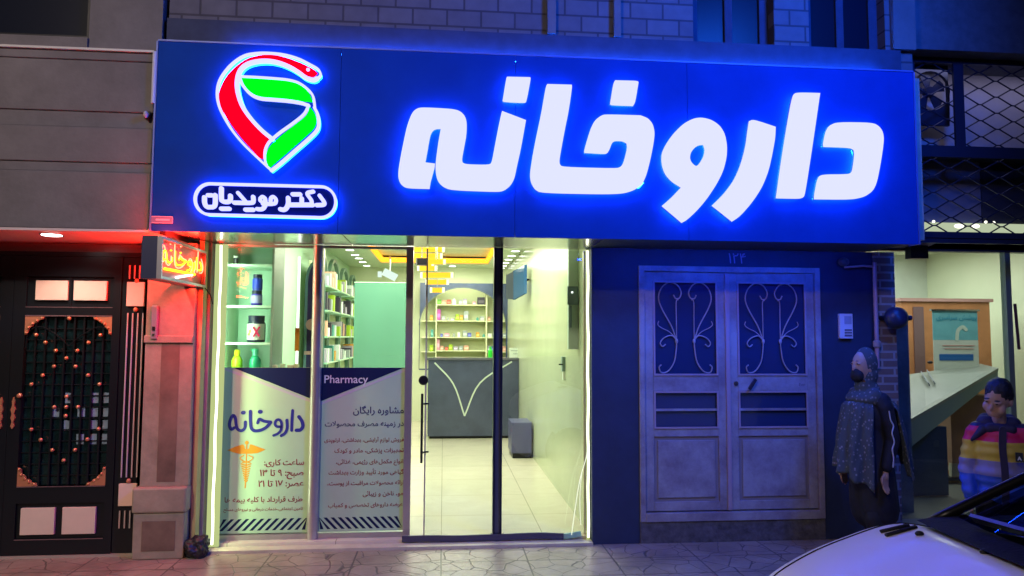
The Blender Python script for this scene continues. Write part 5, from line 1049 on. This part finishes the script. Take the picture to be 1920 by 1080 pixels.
# ---- woman, local frame: faces -X, feet at z=0
def rest(root, rz, objs):
    root.rotation_euler = (0,0,rz)
wm = thing('person', 'woman in long dark coat, pale patterned shawl and black face mask passing the double door', 'person', (0,0,0))
hx = -.03; hz = 1.395
parts = [('e', (hx,0,hz+.01), (.088,.073,.108)), ('e', (hx-.035,0,hz-.055), (.055,.052,.055)), ('c', (hx+.01,0,hz-.10), .045, (.015,0,1.22), .05),
 ('e', (hx-.093,0,hz-.008), (.016,.012,.022)), ('e', (hx-.083,0,hz-.055), (.012,.022,.009)), ('e', (hx-.080,0,hz-.068), (.012,.020,.007)),
 ('e', (hx-.074,-.028,hz+.026), (.016,.022,.008)), ('e', (hx-.074,.028,hz+.026), (.016,.022,.008)), ('e', (hx+.01,-.073,hz-.01), (.018,.008,.028)), ('e', (hx+.01,.073,hz-.01), (.018,.008,.028)),
 ('c', (.02,-.13,1.16), .06, (.02,.13,1.16), .06), ('e', (.02,0,1.06), (.11,.15,.17)), ('e', (.03,0,.85), (.11,.14,.16)), ('e', (.03,0,.75), (.12,.155,.11)),
 ('c', (.03,-.08,.72), .085, (-.04,-.075,.40), .055), ('c', (-.04,-.075,.40), .053, (.03,-.075,.08), .036), ('c', (.03,.08,.72), .085, (.06,.075,.40), .055), ('c', (.06,.075,.40), .053, (.16,.075,.10), .036),
 ('c', (.03,-.075,.05), .035, (-.10,-.08,.03), .028), ('c', (.16,.075,.07), .033, (.05,.078,.03), .028),
 ('c', (.02,-.165,1.13), .045, (.05,-.20,.90), .036), ('c', (.05,-.20,.90), .035, (-.03,-.205,.69), .024), ('c', (.02,.165,1.13), .045, (.03,.20,.90), .036), ('c', (.03,.20,.90), .035, (-.05,.20,.70), .024)]
hand(parts, (-.035,-.208,.675), (-.15,0,-1), (1,.2,0), 1.0, .5); hand(parts, (-.055,.20,.68), (-.15,0,-1), (1,0,0), 1.0, .5)
blob('body', parts, SKIN, wm, .006, 2)
COAT = mat('black_coat', (.012,.012,.022), .8, noise=.4, nscale=12, bump=.5, bscale=14)
blob('coat', [('c', (.02,-.135,1.15), .075, (.02,.135,1.15), .075), ('e', (.02,0,1.05), (.135,.175,.19)), ('c', (.03,0,.95), .15, (.03,0,.62), .175), ('c', (.03,-.03,.66), .155, (.05,-.04,.40), .160), ('c', (.03,.03,.66), .155, (.05,.04,.40), .160),
 ('c', (.02,-.17,1.12), .062, (.05,-.205,.90), .056), ('c', (.05,-.205,.90), .056, (-.025,-.208,.715), .044), ('c', (.02,.17,1.12), .062, (.03,.20,.90), .056), ('c', (.03,.20,.90), .056, (-.045,.20,.72), .044)], COAT, wm, .010, 3)
blob('trousers', [('c', (.03,-.08,.5), .09, (-.035,-.08,.35), .075), ('c', (-.035,-.08,.35), .075, (.03,-.078,.09), .062), ('c', (.05,.08,.5), .09, (.07,.078,.35), .075), ('c', (.07,.078,.35), .075, (.15,.076,.12), .062)], mat('black_trousers', (.012,.012,.018), .8), wm, .010, 2)
blob('shoes', [('c', (.045,-.078,.045), .043, (-.12,-.082,.034), .034), ('c', (.175,.076,.06), .042, (.03,.08,.034), .034)], blackm, wm, .008, 2)
MB().ribbon([(-.035,1.10),(-.022,1.04),(.005,1.0),(-.012,.95),(.008,.89),(-.014,.84),(-.004,.78),(-.012,.72)], .008, -.262, -.256).build('sleeve_piping', mat('white_piping', (.6,.6,.65), .5), wm, loc=None)
SCF = bpy.data.materials.new('patterned_scarf'); SCF.use_nodes = True
nt = SCF.node_tree; N = nt.nodes; L = nt.links; bb = N['Principled BSDF']; bb.inputs['Roughness'].default_value = .9; tc = N.new('ShaderNodeTexCoord')
v1 = N.new('ShaderNodeTexVoronoi'); v1.inputs['Scale'].default_value = 34; L.new(tc.outputs['Object'], v1.inputs['Vector']); r1 = N.new('ShaderNodeValToRGB'); r1.color_ramp.elements[0].position = .12; r1.color_ramp.elements[0].color = (.24,.23,.26,1); r1.color_ramp.elements[1].position = .34; r1.color_ramp.elements[1].color = (.06,.075,.085,1); L.new(v1.outputs['Distance'], r1.inputs[0]); L.new(r1.outputs[0], bb.inputs['Base Color'])
def foldy(amp, k):
    def f(c):
        a = math.atan2(c.y, c.x-.02); q_ = amp*math.sin(a*k+c.z*3)*min(1, max(0,(1.25-c.z)*2)); return Vector((c.x+q_*math.cos(a), c.y+q_*math.sin(a), c.z))
    return f
sc1 = blob('headscarf', [('e', (hx+.035,0,hz+.028), (.092,.092,.118)), ('e', (hx+.045,0,hz-.05), (.085,.088,.09)), ('c', (hx+.01,0,hz-.13), .078, (.01,0,1.21), .105), ('c', (-.02,-.10,1.185), .07, (.01,.11,1.185), .07), ('e', (.0,0,1.17), (.15,.17,.07))], SCF, wm, .007, 2)
# the face opening of the scarf stays clear: trim the cloth in front of the face
bmx = bmesh.new(); bmx.from_mesh(sc1.data); kill = [v for v in bmx.verts if v.co.x < hx-.035 and v.co.z > hz-.10 and abs(v.co.y) < .072]; bmesh.ops.delete(bmx, geom=kill, context='VERTS'); bmx.to_mesh(sc1.data); bmx.free()
def cloth(name, a0, a1, zt, zb0, zb1, m, par, rx=(.175,.27), ry=(.20,.25), ztop=1.19, folds=11, amp=.021):
    mb = MB(); na, nz = 46, 30
    for i in range(na+1):
        u = i/na; a = math.radians(a0+(a1-a0)*u); zb = zb0+(zb1-zb0)*u+.012*math.sin(u*23)
        for k in range(nz+1):
            t_ = k/nz; z = ztop+(zb-ztop)*t_; sh = min(1, t_/.16); sh = math.sin(sh*PI/2)
            kx = (.085+(rx[0]-.085)*sh)+(rx[1]-rx[0])*t_; ky = (.10+(ry[0]-.10)*sh)+(ry[1]-ry[0])*t_
            f = 1+ (amp/.2)*math.sin(folds*a+1.3*math.sin(4*t_)+2*t_)*min(1,t_*1.8)+.25*(amp/.2)*math.sin(folds*2.7*a+t_*9)
            mb.v.append((.02+kx*f*math.cos(a), ky*f*math.sin(a), z+.02*math.cos(a*2)*sh))
    for i in range(na):
        for k in range(nz): mb.face((i*(nz+1)+k, i*(nz+1)+k+1, (i+1)*(nz+1)+k+1, (i+1)*(nz+1)+k))
    o = mb.build(name, m, par, smooth=True); o.matrix_parent_inverse = Matrix(); sd = o.modifiers.new('thick','SOLIDIFY'); sd.thickness = .006; return o
cloth('shawl', 110, 232, 0, .72, .56, SCF, wm)
cloth('shawl', 296, 410, 0, .62, .78, SCF, wm, rx=(.19,.31), ry=(.22,.29))
blob('face_mask', [('e', (hx-.062,0,hz-.058), (.046,.060,.050)), ('e', (hx-.075,0,hz-.03), (.032,.040,.026))], mat('black_mask', (.01,.01,.02), .8), wm, .006, 1)
b = MB(); [b.ball((hx-.0855,y,hz+.026), .0055, 8, 6, .7, 1.6, .8) for y in (-.028,.028)]; b.build('eyes', mat('dark_eye', (.01,.01,.012), .2), wm).matrix_parent_inverse = Matrix()
b = MB(); [b.ball((hx-.086,y,hz+.046), .006, 8, 6, .7, 2.8, .5) for y in (-.028,.028)]; b.build('eyebrows', mat('dark_hair', (.01,.008,.008), .7), wm).matrix_parent_inverse = Matrix()
wp = at(1626,800,Y=-.65); wm.location = (wp.x,-.65,.0); wm.rotation_euler = (0,0,math.radians(16)); wm.scale = (.90,.84,1.0)
# ---- boy, local frame: faces -X with the body turned to the camera
by = thing('person', 'dark haired boy in a puffer jacket striped pink, yellow and blue looking down', 'person', (0,0,0))
hz = 1.255; hd_ = -.045
parts = [('e', (hd_+.012,0,hz+.018), (.092,.074,.098)), ('e', (hd_-.040,0,hz-.052), (.050,.050,.052)), ('c', (hd_+.03,0,hz-.09), .042, (.01,0,1.06), .046),
 ('e', (hd_-.086,0,hz-.020), (.017,.012,.018)), ('e', (hd_-.082,0,hz-.012), (.010,.009,.022)), ('e', (hd_-.080,0,hz-.060), (.012,.022,.007)), ('e', (hd_-.077,0,hz-.072), (.012,.019,.007)), ('e', (hd_-.070,0,hz-.094), (.020,.024,.016)),
 ('e', (hd_-.066,-.030,hz+.018), (.018,.024,.010)), ('e', (hd_-.066,.030,hz+.018), (.018,.024,.010)), ('e', (hd_+.022,-.076,hz-.008), (.020,.010,.030)), ('e', (hd_+.022,.076,hz-.008), (.020,.010,.030)), ('e', (hd_-.045,-.045,hz-.035), (.03,.025,.03)), ('e', (hd_-.045,.045,hz-.035), (.03,.025,.03)),
 ('c', (.01,-.12,1.02), .05, (.01,.12,1.02), .05), ('e', (.01,0,.92), (.09,.13,.16)), ('e', (.01,0,.72), (.10,.13,.12)),
 ('c', (.01,-.07,.66), .072, (-.01,-.07,.36), .048), ('c', (-.01,-.07,.36), .047, (.02,-.07,.07), .032), ('c', (.01,.07,.66), .072, (-.01,.07,.36), .048), ('c', (-.01,.07,.36), .047, (.02,.07,.07), .032), ('c', (.02,-.07,.045), .032, (-.10,-.08,.03), .026), ('c', (.02,.07,.045), .032, (-.10,.08,.03), .026),
 ('c', (.01,-.15,1.0), .042, (.02,-.20,.80), .034), ('c', (.02,-.20,.80), .033, (-.05,-.19,.62), .023), ('c', (.01,.15,1.0), .042, (.02,.20,.80), .034), ('c', (.02,.20,.80), .033, (-.06,.19,.62), .023)]
hand(parts, (-.055,-.19,.605), (-.15,0,-1), (1,.2,0), .85, .6); hand(parts, (-.065,.19,.605), (-.15,0,-1), (1,0,0), .85, .6)
tilt = Matrix.Translation((hd_+.03,0,hz-.09)) @ Matrix.Rotation(math.radians(-25), 4, 'Y') @ Matrix.Rotation(math.radians(-30), 4, 'Z') @ Matrix.Translation((-(hd_+.03),0,-(hz-.09)))
def nod(c):
    k = min(1, max(0, (c.z-(hz-.13))/.05)) if (abs(c.x-hd_) < .16 and abs(c.y) < .14) else 0
    return c.lerp(tilt@c, k)
blob('body', parts, SKIN, by, .006, 2, nod)
HAIR = mat('black_hair', (.008,.007,.010), .55, bump=.5, bscale=120)
blob('hair', [('e', (hd_+.024,0,hz+.043), (.093,.081,.086)), ('e', (hd_+.055,0,hz-.008), (.056,.074,.074)), ('e', (hd_+.03,-.07,hz+.03), (.03,.015,.03)), ('e', (hd_+.03,.07,hz+.03), (.03,.015,.03))], HAIR, by, .005, 1, lambda c: nod(c+Vector((mno.noise(c*45), mno.noise(c*45+Vector((5,0,0))), mno.noise(c*45+Vector((0,9,0)))))*.004))
b = MB()
for y in (-.030,.030):
    b.ball(tuple(tilt@Vector((hd_-.081,y,hz+.012))), .006, 8, 6, 1, 1.6, .6)
b.build('eyes', mat('dark_eye'), by).matrix_parent_inverse = Matrix()
b = MB()
for y in (-.032,.032): b.ball(tuple(tilt@Vector((hd_-.082,y,hz+.036))), .007, 8, 6, .8, 2.6, .6)
b.build('eyebrows', HAIR, by).matrix_parent_inverse = Matrix()
JK = bpy.data.materials.new('striped_jacket'); JK.use_nodes = True
nt = JK.node_tree; N = nt.nodes; L = nt.links; bb = N['Principled BSDF']; bb.inputs['Roughness'].default_value = .55; tc = N.new('ShaderNodeTexCoord'); s_ = N.new('ShaderNodeSeparateXYZ'); L.new(tc.outputs['Object'], s_.inputs[0])
mr = N.new('ShaderNodeMapRange'); mr.inputs[1].default_value = .60; mr.inputs[2].default_value = 1.10; L.new(s_.outputs[2], mr.inputs[0]); rp_ = N.new('ShaderNodeValToRGB'); rp_.color_ramp.interpolation = 'CONSTANT'; e_ = rp_.color_ramp.elements
e_[0].position = 0; e_[0].color = (.02,.08,.50,1); e_[1].position = .35; e_[1].color = (.22,.20,.42,1)
for p_,c_ in ((.53,(.62,.45,.06,1)),(.76,(.60,.012,.09,1)),(.93,(.02,.015,.06,1))): x_ = e_.new(p_); x_.color = c_
L.new(mr.outputs[0], rp_.inputs[0]); L.new(rp_.outputs[0], bb.inputs['Base Color'])
def puff(c): k = .004*math.sin(c.z*2*PI/.06); a = math.atan2(c.y, c.x); return Vector((c.x+k*math.cos(a), c.y+k*math.sin(a), c.z))
blob('jacket', [('c', (.01,-.125,1.02), .072, (.01,.125,1.02), .072), ('e', (.01,0,.93), (.125,.165,.17)), ('e', (.01,0,.78), (.13,.165,.14)), ('e', (.01,0,.68), (.128,.165,.09)), ('c', (.01,-.15,.99), .062, (.02,-.195,.80), .054), ('c', (.02,-.195,.80), .054, (-.04,-.19,.655), .044), ('c', (.01,.15,.99), .062, (.02,.195,.80), .054), ('c', (.02,.195,.80), .054, (-.05,.19,.655), .044)], JK, by, .009, 2, puff)
NVC = mat('navy_collar', (.02,.015,.05), .7)
blob('hood', [('c', (.03,-.08,1.075), .055, (.03,.08,1.075), .055), ('c', (.08,-.07,1.09), .05, (.08,.07,1.09), .05), ('c', (-.05,-.06,1.055), .035, (-.05,.06,1.055), .035), ('c', (-.05,.10,1.05), .03, (-.075,.17,.985), .012)], NVC, by, .008, 2)
blob('trousers', [('c', (.01,-.07,.63), .095, (-.01,-.07,.36), .066), ('c', (-.01,-.07,.36), .066, (.02,-.07,.08), .055), ('c', (.01,.07,.63), .095, (-.01,.07,.36), .066), ('c', (-.01,.07,.36), .066, (.02,.07,.08), .055)], mat('dark_trousers', (.012,.012,.02), .8), by, .010, 2)
blob('shoes', [('c', (.03,-.07,.04), .040, (-.11,-.082,.034), .033), ('c', (.03,.07,.04), .040, (-.11,.082,.034), .033)], blackm, by, .008, 2)
# zip band, badge on the chest
b = MB(); b.ribbon([(.0,1.06),(.005,.95),(-.003,.80),(.0,.62)], .040, -.148, -.128, plane='YZ'); o = b.build('zip_band', NVC, by); o.matrix_parent_inverse = Matrix()
zb_ = .905; yb_ = -.085
o = MB().box((-.142,yb_-.020,zb_-.026),(-.126,yb_+.020,zb_+.026)).build('chest_badge', mat('badge_black', (.01,.01,.015), .5), by); o.matrix_parent_inverse = Matrix()
t = text('badge_letter', 'A', 0, .024, 0, 0, mat('badge_white', (.65,.66,.7), .5), None, rtl=False, bold=.03)
for v in t.data.vertices: v.co = Vector((-.1435, yb_+.012-v.co.x, zb_-.018+v.co.z))
t.parent = by; t.matrix_parent_inverse = Matrix()
bpn = at(1868,800,Y=-1.45); by.location = (bpn.x+.02,-1.45,.0); by.rotation_euler = (0,0,math.radians(58)); by.scale = (.94,.90,1.0)
# ================================================================== CAR (white hatchback, nose to the left)
cr_ = thing('parked_car', 'white hatchback parked at the kerb with its nose to the left', 'car', (2.6,-3.93,-.11))
PAINT = bpy.data.materials.new('white_car_paint'); PAINT.use_nodes = True; bb = PAINT.node_tree.nodes['Principled BSDF']; bb.inputs['Base Color'].default_value = (.78,.78,.80,1); bb.inputs['Roughness'].default_value = .38; bb.inputs['Coat Weight'].default_value = .2; bb.inputs['Coat Roughness'].default_value = .12
CX0, CY = .93, -3.93
st_ = [ # x from nose, half width, bonnet edge z, centre z, sill z   (world z)
 (.00,.42,.60,.61,.18),(.02,.55,.675,.69,.14),(.07,.66,.735,.76,.11),(.16,.74,.80,.83,.10),(.31,.78,.865,.90,.10),(.47,.80,.915,.95,.10),(.63,.805,.955,.99,.10),(.77,.81,.94,.95,.10),
 (.95,.82,.90,.905,.10),(1.8,.825,.92,.93,.10),(2.6,.825,.91,.92,.10),(3.3,.80,.90,.91,.12),(3.7,.74,.86,.87,.18),(3.78,.60,.80,.80,.25)]
def sect(x, hw, ze, zc_, zs_):
    P_ = []
    for t_,(fy,fz) in enumerate(((1.0,0),(1.035,.16),(1.05,.42),(1.045,.66),(1.025,.86),(1.0,.955))): P_.append((fy*hw, zs_+(ze-zs_)*fz))
    P_ += [(hw*.965, ze-.012),(hw*.90, ze+.004)]
    for k in range(1,7):
        u = .90*(1-k/6.); P_.append((hw*u, ze+.004+(zc_-ze-.004)*(1-(u/.90)**2)))
    return P_
def interp(a, b_, t_): return tuple(a[i]+(b_[i]-a[i])*t_ for i in range(5))
prof = []
sv = [Vector(s_) if False else s_ for s_ in st_]
for i in range(len(st_)-1):
    n = 5 if i < 7 else 2
    p0_ = st_[max(i-1,0)]; p1_ = st_[i]; p2_ = st_[i+1]; p3_ = st_[min(i+2,len(st_)-1)]
    for j in range(n):
        t_ = j/n
        if i < 7: prof.append(tuple(.5*((2*p1_[k])+(p2_[k]-p0_[k])*t_+(2*p0_[k]-5*p1_[k]+4*p2_[k]-p3_[k])*t_*t_+(3*p1_[k]-p0_[k]-3*p2_[k]+p3_[k])*t_**3) for k in range(5)))
        else: prof.append(interp(p1_, p2_, t_))
prof.append(st_[-1])
b = MB(); ring_n = None
for s_ in prof:
    P_ = sect(*s_); bow = 0
    full = [(y, z) for y,z in P_]+[(-y, z) for y,z in P_[::-1][1:]]
    ring_n = len(full)
    for y,z in full: b.v.append((CX0+s_[0], CY+y, z))
for i in range(len(prof)-1):
    for k in range(ring_n-1): b.face((i*ring_n+k, i*ring_n+k+1, (i+1)*ring_n+k+1, (i+1)*ring_n+k))
b.face(list(range(ring_n))); b.face([(len(prof)-1)*ring_n+k for k in range(ring_n)][::-1])
body = b.build('body', PAINT, cr_, smooth=True)
for sg_ in (1,-1):
    sm_ = []
    for s_ in prof:
        if .05 <= s_[0] <= .78: sm_.append(Vector((CX0+s_[0], CY+sg_*s_[1]*.905, s_[2]+.0045)))
    MB().tube(sm_, .0024, 6).build('shut_line', blackm, cr_)
# glasshouse
def gpt(x, y, z): return (CX0+x, CY+y, z)
WSB, WST, ZB, ZR_ = .655, 1.60, .967, 1.375
roof = MB(); nx = 8; grid = []
for i in range(nx+1):
    x = WST+(3.05-WST)*i/nx; row = []
    for j in range(-6,7):
        u = j/6; row.append(gpt(x+(.06*u*u if i == 0 else 0), u*.585, ZR_+.045*(1-u*u)+.02*math.sin(PI*i/nx)))
    grid.append(row)
for r_ in grid: roof.v += r_
for i in range(nx):
    for j in range(12): roof.face((i*13+j,i*13+j+1,(i+1)*13+j+1,(i+1)*13+j))
roof.build('roof', PAINT, cr_, smooth=True)
ws = MB(); n1 = 8
for i in range(n1+1):
    t_ = i/n1
    for j in range(-6,7):
        u = j/6; hw = .70*(1-t_)+.555*t_; x = WSB+.01+(WST-WSB)*t_+.13*u*u*(1-t_)+.05*u*u*t_; z = ZB-.005+(ZR_-ZB+.01)*t_+.045*(1-u*u)*t_+.035*(1-u*u)*(1-t_)
        ws.v.append(gpt(x, u*hw, z))
for i in range(n1):
    for j in range(12): ws.face((i*13+j,i*13+j+1,(i+1)*13+j+1,(i+1)*13+j))
ws.build('windscreen', glassmat('car_glass', (.22,.27,.30), .035), cr_, smooth=True)
for sg_ in (1,-1):
    p_ = MB(); p_.tube(crom([Vector(gpt(WSB+.13,sg_*.748,ZB-.01)),Vector(gpt(WSB+.54,sg_*.675,ZB+.195)),Vector(gpt(WST+.06,sg_*.585,ZR_+.005)),Vector(gpt(2.4,sg_*.585,ZR_+.012)),Vector(gpt(3.1,sg_*.57,ZR_-.02))],6), .019, 8); p_.build('pillar', PAINT if False else blackm, cr_, smooth=True)
    sgm = MB(); pts_ = [gpt(WSB+.30,sg_*.755,ZB-.01),gpt(WST+.08,sg_*.60,ZR_-.01),gpt(3.0,sg_*.585,ZR_-.02),gpt(3.35,sg_*.74,.93)]; sgm.v += pts_; sgm.face((0,1,2,3)); sgm.build('side_window', glassmat('car_glass'), cr_)
    dn = MB(); dn.bar(gpt(2.15,sg_*.77,.92),gpt(2.10,sg_*.602,ZR_),.05,.02); dn.build('door_pillar', blackm, cr_)
    MB().tube([gpt(1.50,sg_*.88,.90),gpt(1.5,sg_*.80,.90)], .03, 8).build('mirror_stem', blackm, cr_)
    MB().ball(gpt(1.52,sg_*.92,.90), .075, 12, 8, .7, 1, .75).build('wing_mirror', PAINT, cr_, smooth=True)
rw = MB(); rw.v += [gpt(3.08,-.56,ZR_),gpt(3.08,.56,ZR_),gpt(3.55,.68,.90),gpt(3.55,-.68,.90)]; rw.face((0,1,2,3)); rw.build('rear_window', glassmat('car_glass'), cr_)
# cowl, wipers, dashboard, seats
cw_ = MB()
for j in range(-10,11):
    u = j/10
    for (dx_,dz_) in ((-.055,-.002),(.02,.010),(.12,.018)): cw_.v.append(gpt(WSB+dx_+.13*u*u, u*.745, ZB+dz_+.036*(1-u*u)))
for j in range(20):
    for k in range(2): cw_.face((j*3+k,j*3+k+1,(j+1)*3+k+1,(j+1)*3+k))
cw_.build('cowl', mat('cowl_plastic', (.008,.009,.014), .75, bump=.4, bscale=90, spec=.12), cr_)
wpz = ZB+.06
b = MB(); b.tube(crom([Vector(gpt(WSB+.02,.20,ZB+.035)),Vector(gpt(WSB+.10,.0,ZB+.075)),Vector(gpt(WSB+.09,-.30,ZB+.07))],5), .009, 6); b.tube(crom([Vector(gpt(WSB+.02,-.25,ZB+.035)),Vector(gpt(WSB+.12,-.42,ZB+.08)),Vector(gpt(WSB+.16,-.60,ZB+.08))],5), .009, 6)
b.bar(gpt(WSB+.115,.52,ZB+.060),gpt(WSB+.085,.05,ZB+.090),.012,.03); b.bar(gpt(WSB+.10,.0,ZB+.090),gpt(WSB+.14,-.55,ZB+.085),.012,.03); b.build('wiper', mat('wiper_black', (.03,.035,.05), .4), cr_)
bxo('dashboard', gpt(.80,-.70,.80), gpt(1.4,.70,.965), mat('dashboard_black', (.012,.013,.018), .85), cr_); bxo('cabin_floor', gpt(1.1,-.70,.30), gpt(3.3,.70,.34), blackm, cr_)
for y_ in (-.34,.34):
    o = MB().ball(gpt(2.15,y_,.72), .26, 14, 10, .4, .95, 1.35).build('seat', mat('seat_grey', (.035,.035,.045), .8), cr_, smooth=True); MB().ball(gpt(2.2,y_,1.14), .11, 12, 8, .5, 1.1, .8).build('headrest', mat('seat_grey'), o, smooth=True)
MB().tube([gpt(1.72,-.34+.18*math.cos(a),.90+.17*math.sin(a)) for a in [2*PI*k/20 for k in range(20)]], .014, 8, closed=True).build('steering_wheel', blackm, cr_)
# bonnet slots and washer nozzles sit on the bonnet skin
from mathutils.bvhtree import BVHTree
bvh = BVHTree.FromPolygons([v.co.copy() for v in body.data.vertices], [tuple(p.vertices) for p in body.data.polygons])
def onskin(px, py):
    d_ = (at(px,py,Y=0)-CAM).normalized(); h_ = bvh.ray_cast(CAM, d_)
    return (h_[0], h_[1]) if h_[0] else (at(px,py,Z=.95), Vector((0,0,1)))
for a_,c_ in (((1651,999),(1702,987)),((1661,1006),(1716,990))):
    MB().tube([onskin(a_[0]+(c_[0]-a_[0])*k/8, a_[1]+(c_[1]-a_[1])*k/8)[0]+Vector((0,0,.002)) for k in range(9)], .0085, 8).build('bonnet_slot', mat('slot_black', (.008,.008,.012), .6), cr_)
for a_ in ((1724,1003),(1846,1037)):
    p0_, n_ = onskin(*a_); MB().ball(p0_+Vector((0,0,.004)), .013, 12, 8, 1.1, .9, .7).build('washer_nozzle', mat('slot_black'), cr_, smooth=True)
q_ = onskin(1590,1079)[0]
MB().ball(gpt(.16,.52,.70), .12, 16, 10, 1.0, .9, .55).build('headlight', glassmat('lamp_glass', (.7,.8,.9), .2), cr_, smooth=True); MB().ball(gpt(.16,-.52,.70), .12, 16, 10, 1.0, .9, .55).build('headlight', glassmat('lamp_glass'), cr_, smooth=True)
bxo('number_plate', gpt(-.012,-.25,.30), gpt(-.002,.25,.41), mat('plate_blank_white', (.7,.7,.68), .4), cr_); bxo('grille', gpt(-.008,-.30,.44), gpt(.0,.30,.52), blackm, cr_)
for x_ in (.68,3.05):
    for sg_ in (1,-1):
        y_ = CY+sg_*.775
        wl_ = MB().lathe([(.17,-.09),(.27,-.10),(.295,-.07),(.295,.07),(.27,.10),(.17,.09)], c=(CX0+x_,y_,.185), axis='Y', seg=28).build('wheel', mat('tyre', (.02,.02,.02), .8), cr_); MB().lathe([(.0,-.095),(.16,-.08),(.165,.08),(.0,.095)], c=(CX0+x_,y_,.185), axis='Y', seg=20).build('rim', steel, wl_)
        MB().lathe([(.33,sg_*.02-.0),(.335,sg_*.062)], c=(CX0+x_,y_,.20), axis='Y', seg=28).build('wheel_arch', blackm, cr_)
# ================================================================== ASSUMED STREET LIGHT (added, unseen behind the viewer)
sl = thing('assumed_street_lamp', 'tall assumed street lamp, added unseen behind the viewer to light the left facades', 'assumed street lamp', (-4.5,-9.5,-.1))
b = MB(); b.tube([(-4.5,-9.5,-.1),(-4.5,-9.5,6.2),(-4.2,-9.1,6.6),(-3.8,-8.6,6.7)], .06, 10); b.build('pole', alu, sl); MB().box((-4.0,-8.8,6.62),(-3.6,-8.3,6.70)).build('lamp_head', alu, sl)
aim(lamp('assumed_street_light', 'AREA', (-3.8,-8.55,6.58), 190, (1,.82,.66), .5), (-3.4,0,.4)).data.spread = math.radians(95)  # assumed lamp out of view, added as warm front light for the left side
aim(lamp('sign_spill_fill', 'SPOT', (3.2,-3.6,4.9), 1350, (.008,.11,1), .5, (0,0,0), spot=math.radians(102)), (1.7,-.3,3.5)).data.spot_blend = 1  # unseen blue spot added over the pavement, stands in for the sign's spill
sn = lamp('night_sun', 'SUN', (0,-10,10), .02, (.7,.75,1), math.radians(10)); sn.rotation_euler = (math.radians(50),0,math.radians(-20))
